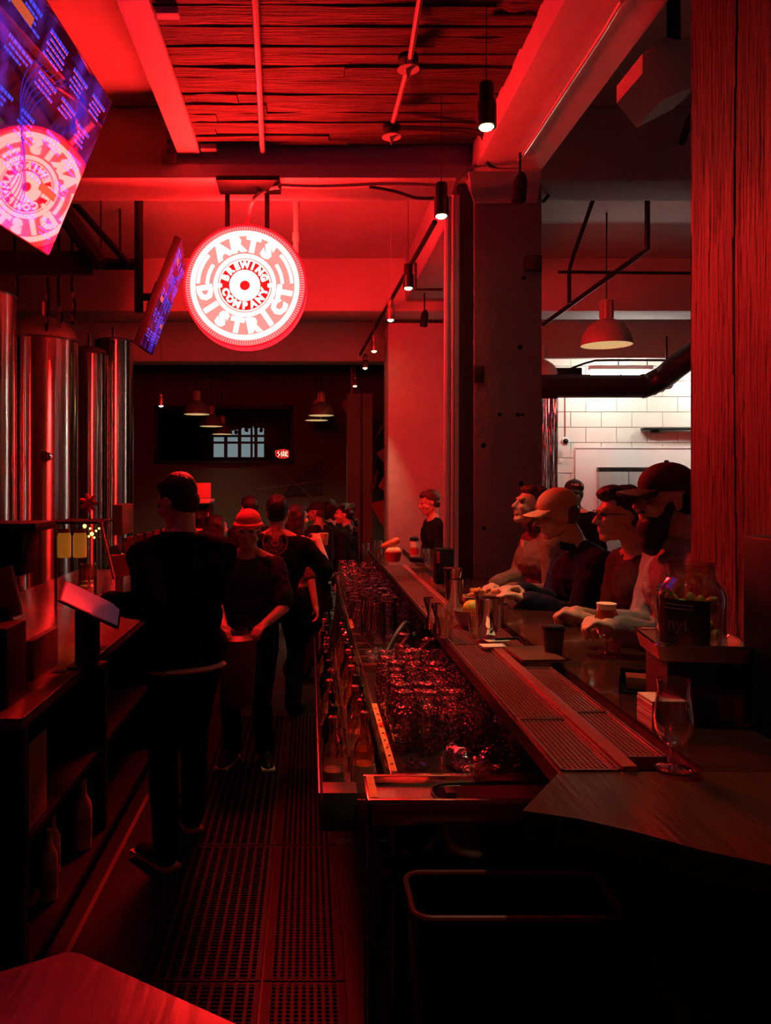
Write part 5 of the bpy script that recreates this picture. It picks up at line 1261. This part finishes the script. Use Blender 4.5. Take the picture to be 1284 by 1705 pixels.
    if hstyle in ('cap','beanie'): g.ell(Hd(0,-.045,.0),(.079*hk,.072*hk,.075*hk),RH,16,10)
    if hstyle == 'long':
        for s_ in (-1,1): g.cap(Hd(s_*.066,-.03,.03),T_(s_*.10,-.03,.30),.04*hk,.045*hk)
        g.cap(Hd(0,-.06,.0),T_(0,-.09,.28),.065*hk,.06*hk)
    if hstyle == 'bob':
        for s_ in (-1,1): g.cap(Hd(s_*.064,-.035,.03),Hd(s_*.066,-.03,-.12),.036*hk,.034*hk)
        g.cap(Hd(0,-.06,.0),Hd(0,-.05,-.13),.06*hk,.05*hk)
    if hstyle == 'curly':
        rr = random.Random(5)
        for _ in range(46):
            a_ = rr.uniform(0,2*PI); z_ = rr.uniform(-.24,.10); rad = .075+rr.uniform(0,.035)+(.03 if z_ < 0 else 0)
            if math.sin(a_) > .25 and z_ < .07: continue
            g.ell(Hd(rad*math.cos(a_),rad*math.sin(a_)-.02,z_),(.032*hk,)*3,None,8,6)
    if g.v: remeshed(g,'hair',hair,t,max(voxel,.007),1,.012,.03)
    if beard:
        g = G(); g.ell(Hd(0,.052,-.105),(.060*hk,.055*hk,.062*hk),RH,14,10); g.ell(Hd(0,.06,-.155),(.045*hk,.042*hk,.055*hk),RH,12,8)
        for s_ in (-1,1): g.cap(Hd(s_*.07,.012,-.02),Hd(s_*.045,.045,-.10),.014*hk,.03*hk)
        g.cap(Hd(-.025,.096,-.045),Hd(.025,.096,-.045),.008*hk,.008*hk)
        remeshed(g,'beard',hairK,t,.007,1,.01,.03)
    return dict(t=t, Hd=Hd, RH=RH, hk=hk, T=T_, RT=RT, R=R, wr=wr, el=el, hc=hc)

def cap_hat(p, m, brim_up=0, name='cap'):
    Hd, RH, hk, t = p['Hd'], p['RH'], p['hk'], p['t']
    g = G(); g.ell(Hd(0,-.012,.055),(.089*hk,.107*hk,.083*hk),RH,22,14)
    g.v = [v if (RH.inverted()@(v-p['hc'])).z > .03*hk else v+RH@Vector((0,0,.03*hk-(RH.inverted()@(v-p['hc'])).z)) for v in g.v]
    crown = remeshed(g,name+'_crown',m,t,.006,2)
    g = G(); vs = []; n = 14
    for th in (0,.006):
        for k in range(n+1):
            a_ = PI*k/n; vs.append(Hd(.078*math.cos(a_),.055+.012*math.sin(a_),.042+th-.012*abs(math.cos(a_)))); vs.append(Hd(.074*math.cos(a_),.075+.105*math.sin(a_),.030+th+brim_up-.022*abs(math.cos(a_))))
    m_ = 2*(n+1); fs = []
    for k in range(n):
        a_ = 2*k; fs += [[a_,a_+1,a_+3,a_+2],[m_+a_+2,m_+a_+3,m_+a_+1,m_+a_],[a_+1,m_+a_+1,m_+a_+3,a_+3],[a_,a_+2,m_+a_+2,m_+a_]]
    fs += [[0,m_,m_+1,1],[m_-2,m_-1,2*m_-1,2*m_-2]]
    g.add(vs, fs, True); g.build(name+'_brim', m, crown)
    G().ell(Hd(0,-.012,.139),(.009*hk,.009*hk,.006*hk)).build(name+'_button', m, crown)
def glasses(p, m):
    Hd, t = p['Hd'], p['t']; g = G()
    for s_ in (-1,1):
        g.tube([Hd(s_*.033+.025*math.cos(2*PI*k/14),.104-.004*abs(math.cos(2*PI*k/14)),.006+.021*math.sin(2*PI*k/14)) for k in range(14)],.0022,5,closed=True)
        g.tube([Hd(s_*.058,.10,.012),Hd(s_*.08,.03,.010),Hd(s_*.082,-.01,.004)],.0024,5)
    g.tube([Hd(-.010,.106,.010),Hd(.010,.106,.010)],.002,5); g.build('glasses', m, t)

# bartender in black, back to the camera
c = P(300,0,3.5)
p = person('bartender in black seen from behind, short dark hair, bending over the tablet till', (c.x+.03,3.5), P(0,790,3.5).z, .62, H=1.75, lean=.10, hyaw=.95, hpitch=-.35,
    hl=P(178,1012,3.35)+Vector((0,0,.03)), hr=P(196,1010,3.62), pole_l=(-.3,-.5,-.7), pole_r=(.6,.2,-.8), shirt=cloth('black_hoodie',(.010,.010,.011)), hem=cloth('white_tee',(.7,.65,.62)),
    pants=cloth('black_jeans',(.010,.010,.012)), shoes=mat('pale_sole',(.6,.45,.35),.6), hair=hairK, skin=skinA, fat=1.13, hood=True, feet=((-.12,-.05),(.14,.22)), voxel=.008)
# woman in red beanie facing the camera, carrying a pale bucket
c = P(412,0,4.6)
p = person('woman in red beanie and glasses facing the camera in the aisle', (c.x,4.7), P(0,852,4.6).z, PI-.05, H=1.58, hpitch=-.12, hl=(P(440,1040,4.4)), hr=P(372,1042,4.35),
    pole_l=(-.5,-.2,-.8), pole_r=(.5,-.2,-.8), skin=skinB, hair=hairK, hstyle='beanie', shirt=cloth('charcoal_top',(.03,.03,.035)), pants=blackcloth, shoes=mat('pale_sole',(.6,.45,.35),.6), sleeve=.4)
g = G(); Hd, RH, hk = p['Hd'], p['RH'], p['hk']
g.ell(Hd(0,-.02,.052),(.088*hk,.104*hk,.09*hk),RH,20,12); g.tube([Hd(.086*math.cos(2*PI*k/20),-.012+.102*math.sin(2*PI*k/20),.035) for k in range(20)],.015,8,closed=True)
remeshed(g,'beanie',mat('red_beanie',(.65,.12,.10),.85,bump=((90,90,30),.6,.01)),p['t'],.006,1); glasses(p,mat('clear_frame',(.7,.45,.45),.2))
G().tube([p['T'](.05*math.cos(a),.09+.03*math.sin(a)*0,.44+.04*math.sin(a)) for a in (3.3,3.9,4.71,5.5,6.1)],.003,5).build('necklace', chrome, p['t'])
bk = thing('plastic_bucket','pale translucent bucket held in front of the woman in the beanie','bucket',P(396,1170,4.35))
c = P(396,1170,4.35); G().lathe([(.001,0),(.082,0),(.09,.02),(.105,.30),(.100,.36),(.06,.385),(.055,.41),(.052,.41),(.056,.38),(.095,.355),(.10,.30),(.085,.02),(.001,.01)],26,c).build('bucket_body', mat('milky_plastic',(.22,.15,.14),.35,trans=.35), bk)
G().tube(bez([c+Vector((-.10,0,.33)),c+Vector((-.04,0,.46)),c+Vector((.05,0,.47)),c+Vector((.10,0,.33))],5),.005,6).build('handle', black, bk)
# man with round logo on the back of his tee
c = P(462,0,5.6)
p = person('man in black tee with round red logo on the back, holding out an orange cup', (c.x,5.6), P(0,824,5.6).z, -.15, H=1.74, hl=None, hr=P(531,905,5.75), pole_r=(.5,-.1,-.8), skin=mat('skin_light',(.58,.36,.26),.5), hair=hairK, shirt=cloth('black_tee',(.012,.012,.014)), sleeve=.6, voxel=.009, curl=.9)
lc = P(458,903,0.01+5.43); lr = mat('logo_print_red',(.55,.10,.10),.7)
t = p['t']; LY = 5.425
def lring(r0, r1):
    g = G(); n = 30; vs = []
    for k in range(n): a = 2*PI*k/n; vs += [(lc.x+r0*math.cos(a),LY+.035*abs(math.cos(a))*r0/.09,lc.z+r0*math.sin(a)),(lc.x+r1*math.cos(a),LY+.035*abs(math.cos(a))*r1/.09,lc.z+r1*math.sin(a))]
    g.add(vs+[(v[0],v[1]+.002,v[2]) for v in vs],[[2*k,2*k+1,(2*k+3)%(2*n),(2*k+2)%(2*n)] for k in range(n)]); g.build('printed_ring', lr, t)
lring(.082,.090); lring(.046,.050); lring(.014,.032)
def lword(txt, r, size, a0, a1, top):
    for i, ch in enumerate(txt):
        a = math.radians(a0+(a1-a0)*i/(len(txt)-1)); me = text_mesh(ch, size, .0005, .001); rot = a-PI/2 if top else a+PI/2
        me.transform(Matrix.Translation((lc.x-t.location.x,LY+.012*abs(math.cos(a))-.001-t.location.y,lc.z))@Matrix.Rotation(PI/2,4,'X')@Matrix.Translation((r*math.cos(a),r*math.sin(a),0))@Matrix.Rotation(rot,4,'Z'))
        me.materials.clear(); me.materials.append(lr); o = bpy.data.objects.new('printed_letter', me); COL.objects.link(o); o.parent = t
lword('ARTS',.066,.036,125,55,True); lword('DISTRICT',.066,.030,195,345,False)
for a in range(0,360,30): G().box((-.0015,-.0005,.034),(.0015,.0005,.044),Matrix.Translation((lc.x,LY+.004,lc.z))@Matrix.Rotation(math.radians(a),4,'Y')).build('printed_tick', lr, t)
wr_ = p['wr'][1]; c = wr_+Vector((.035,.10,-.02)); t2 = thing('orange_cup','orange drink cup held by the man with the logo tee','cup',c)
G().lathe([(.001,0),(.03,0),(.04,.09),(.001,.092)],18,c).build('cup_body', mat('orange_drink',(.9,.42,.1),.4), t2)
def stool(x, y_, z, label):
    t = thing('bar_stool', label, 'stool', (x,y_,0)); G().lathe([(.001,z-.05),(.15,z-.05),(.17,z-.04),(.17,z-.01),(.15,z),(.001,z)],24,(x,y_,0)).build('seat', black, t)
    for k in range(4): a = PI/4+k*PI/2; G().tube([(x+.12*math.cos(a),y_+.12*math.sin(a),z-.05),(x+.20*math.cos(a),y_+.20*math.sin(a),0)],.014,8).build('leg', dark_steel, t)
    G().tube([(x+.175*math.cos(2*PI*k/20),y_+.175*math.sin(2*PI*k/20),.28) for k in range(20)],.009,6,closed=True).build('foot_ring', dark_steel, t)
# other people standing behind the bar
def far(label, px, Y, pytop, yaw, **kw):
    if kw.get('seat'):
        kk = kw['H']/1.75; stool(P(px,0,Y).x, Y, P(0,pytop,Y).z-.292*kk-.5*kk-.115*kk, {530:'bar stool under the seated man in dark cap',552:'bar stool under the middle one of the seated far group',577:'bar stool under the curly-haired woman'}[px])
    c = P(px,0,Y); kw.setdefault('voxel',.011); return person(label,(c.x,Y),P(0,pytop,Y).z,yaw,**kw)
far('person with long dark hair and olive shirt right of the man with the logo tee',492,6.6,840,-.9,H=1.62,hstyle='long',shirt=cloth('olive_shirt',(.16,.14,.09)),sleeve=.6,skin=skinA)
far('dark-haired person mostly hidden behind the woman in the beanie',417,7.2,826,.6,H=1.66,shirt=cloth('black_shirt',(.015,.015,.017)))
far('person in dark clothes with bare forearm beside the coffee machine',360,6.8,858,-.7,H=1.5,hstyle='long',shirt=cloth('dark_red_shirt',(.06,.02,.02)),sleeve=.6,hr=P(376,915,6.6),pole_r=(.5,0,-.8),skin=skinB)
p = far('man in dark cap seated at the far end of the bar',530,9.4,836,.9,H=1.7,seat=True,hstyle='cap',hair=hairB,shirt=cloth('grey_dark',(.03,.025,.025)),hyaw=1.2); cap_hat(p,mat('dark_cap',(.03,.03,.035),.8))
far('dark-haired person seated between the cap-wearing man and the curly-haired woman',552,9.9,832,.6,H=1.7,seat=True,shirt=cloth('grey_dark2',(.02,.02,.02)),hstyle='bob')
far('woman with long curly dark hair in black seated at the far end of the bar',577,8.6,838,1.2,H=1.66,seat=True,hstyle='curly',hyaw=1.45,shirt=cloth('black_coat',(.012,.012,.013)),skin=skinA)
far('short-haired man in black standing in front of the red column',720,7.6,816,PI/2+.1,H=1.68,hyaw=PI/2+.1,hpitch=-.25,hair=hairB,shirt=cloth('black_sweater',(.012,.010,.012)),skin=skinA,voxel=.009)
p = far('man in black cap with lettering standing behind the patron in the tan cap',957,7.4,800,2.6,H=1.76,hstyle='cap',shirt=blackcloth); cap_hat(p,mat('black_cap',(.02,.02,.022),.8))
for i, ch in enumerate('ONE LT'):
    if ch == ' ': continue
    me = text_mesh(ch,.028,.001,.001); me.materials.clear(); me.materials.append(mat('cap_stitch',(.8,.6,.5),.6))
    q = Vector((P(957,0,7.4).x+(i-2.5)*.020,7.4-.118+.004*abs(i-2.5)**1.5,p['hc'].z+.085)); me.transform(Matrix.Translation(q-p['t'].location)@Matrix.Rotation(-PI/14,4,'X')@Matrix.Rotation(PI/2,4,'X')); o = bpy.data.objects.new('cap_letter', me); COL.objects.link(o); o.parent = p['t']

# four patrons seated along the bar, facing it (-X)
def patron(label, hx, Y, pytop, lean, H, **kw):
    """hx = pixel x of the head centre; the pelvis sits behind it by the lean"""
    k = H/1.75; c = P(hx,0,Y); top = P(0,pytop,Y).z
    x = c.x + (math.sin(lean)*.50+.05)*k
    stool(x+.02, Y, top-.292*k-.5*k*math.cos(lean)-.115*k, 'bar stool under the %s' % kw.pop('short'))
    return person(label,(x,Y),top,PI/2,H=H,seat=True,lean=lean,voxel=.0065,**kw)
pa = patron('patron with shoulder-length brown hair in open red-lit jacket, farthest of the four along the bar',888,4.55,808,.16,1.68,short='farthest of the four patrons',
    hyaw=PI/2+.15,hpitch=.22,hair=hairB,hstyle='bob',shirt=cloth('brown_jacket',(.20,.10,.08)),collar=True,hood=True,hl=P(850,985,4.32),hr=P(826,975,4.45),pole_l=(-.2,-.3,-.8),pole_r=(.2,-.3,-.8),fat=1.36,curl=.6)
g = G(); T_ = pa['T']
g.hull([T_(x_,.125+y_,z_) for (x_,y_,z_) in ((-.035,.0,.46),(.03,.0,.46),(-.045,.03,.30),(.04,.03,.30),(-.04,.03,.10),(.035,.03,.10),(-.03,-.06,.3),(.03,-.06,.3),(-.03,-.05,.1),(.03,-.05,.1),(-.03,-.05,.45),(.03,-.05,.45))]); g.build('cream_undershirt', cloth('cream_shirt',(.8,.6,.5)), pa['t'])
pb = patron('patron in tan baseball cap and dark denim jacket leaning on the bar',942,4.02,816,.34,1.76,short='patron in the tan cap',
    hyaw=PI/2+.1,hpitch=-.20,hair=hairB,hstyle='cap',shirt=cloth('navy_denim',(.012,.013,.035)),collar=True,hl=P(880,1000,3.85),hr=P(868,985,4.0),pole_l=(-.1,-.4,-.8),pole_r=(.1,-.2,-.8),fat=1.3,skin=skinA,curl=.35)
cap_hat(pb,mat('tan_cap',(.50,.27,.14),.85,bump=((120,120,120),.4,.005)))
for k_ in range(3): G().ell(pb['T'](-.03-.01*k_,.145+.005*k_,.33-.09*k_),(.008,.008,.008)).build('jacket_button', chrome, pb['t'])
w_ = pb['wr'][-1]; G().tube([w_+Vector((-.005,.026*math.cos(a),.026*math.sin(a))) for a in [2*PI*q/14 for q in range(14)]],.009,6,closed=True).build('wristband', mat('cream_band',(.8,.55,.3),.6), pb['t'])
pcx = patron('patron with dark hair and glasses in grey tee, hands clasped on the bar',1040,3.5,812,.22,1.74,short='patron with glasses',
    hyaw=PI/2-.05,hpitch=-.03,hair=hairK,hstyle='quiff',shirt=cloth('grey_tee',(.055,.052,.052)),sleeve=.7,hl=P(968,1028,3.38),hr=P(966,1020,3.46),pole_l=(-.1,-.3,-.8),pole_r=(.1,-.2,-.8),skin=mat('skin_warm',(.5,.28,.2),.45),curl=.9,fat=1.1)
glasses(pcx,mat('black_frame',(.02,.02,.02),.3))
w_ = pcx['wr'][-1]; 
pd = patron('bearded patron in dark cap and grey shirt, nearest of the four at the bar',1110,3.02,775,.14,1.82,short='bearded patron',
    hyaw=PI/2+.05,hpitch=-.04,hair=hairK,hstyle='cap',beard=True,shirt=cloth('grey_shirt',(.30,.25,.26),(.22,.18,.19)),collar=True,hl=P(1028,1046,2.80),hr=P(1010,1035,2.98),pole_l=(-.3,-.5,-.8),pole_r=(.1,-.2,-.8),skin=skinA,fat=1.15,curl=.9)
cap_hat(pd,mat('dark_red_black_cap',(.05,.015,.018),.8))
for k_ in range(2): G().bbox(pd['T'](-.175,.06,.345-k_*.05)+Vector((-.03,-.018,-.012)),pd['T'](-.175,.06,.345-k_*.05)+Vector((.03,-.012,.012)),.002).build('shirt_patch', mat('dark_patch',(.06,.03,.04),.8), pd['t'])
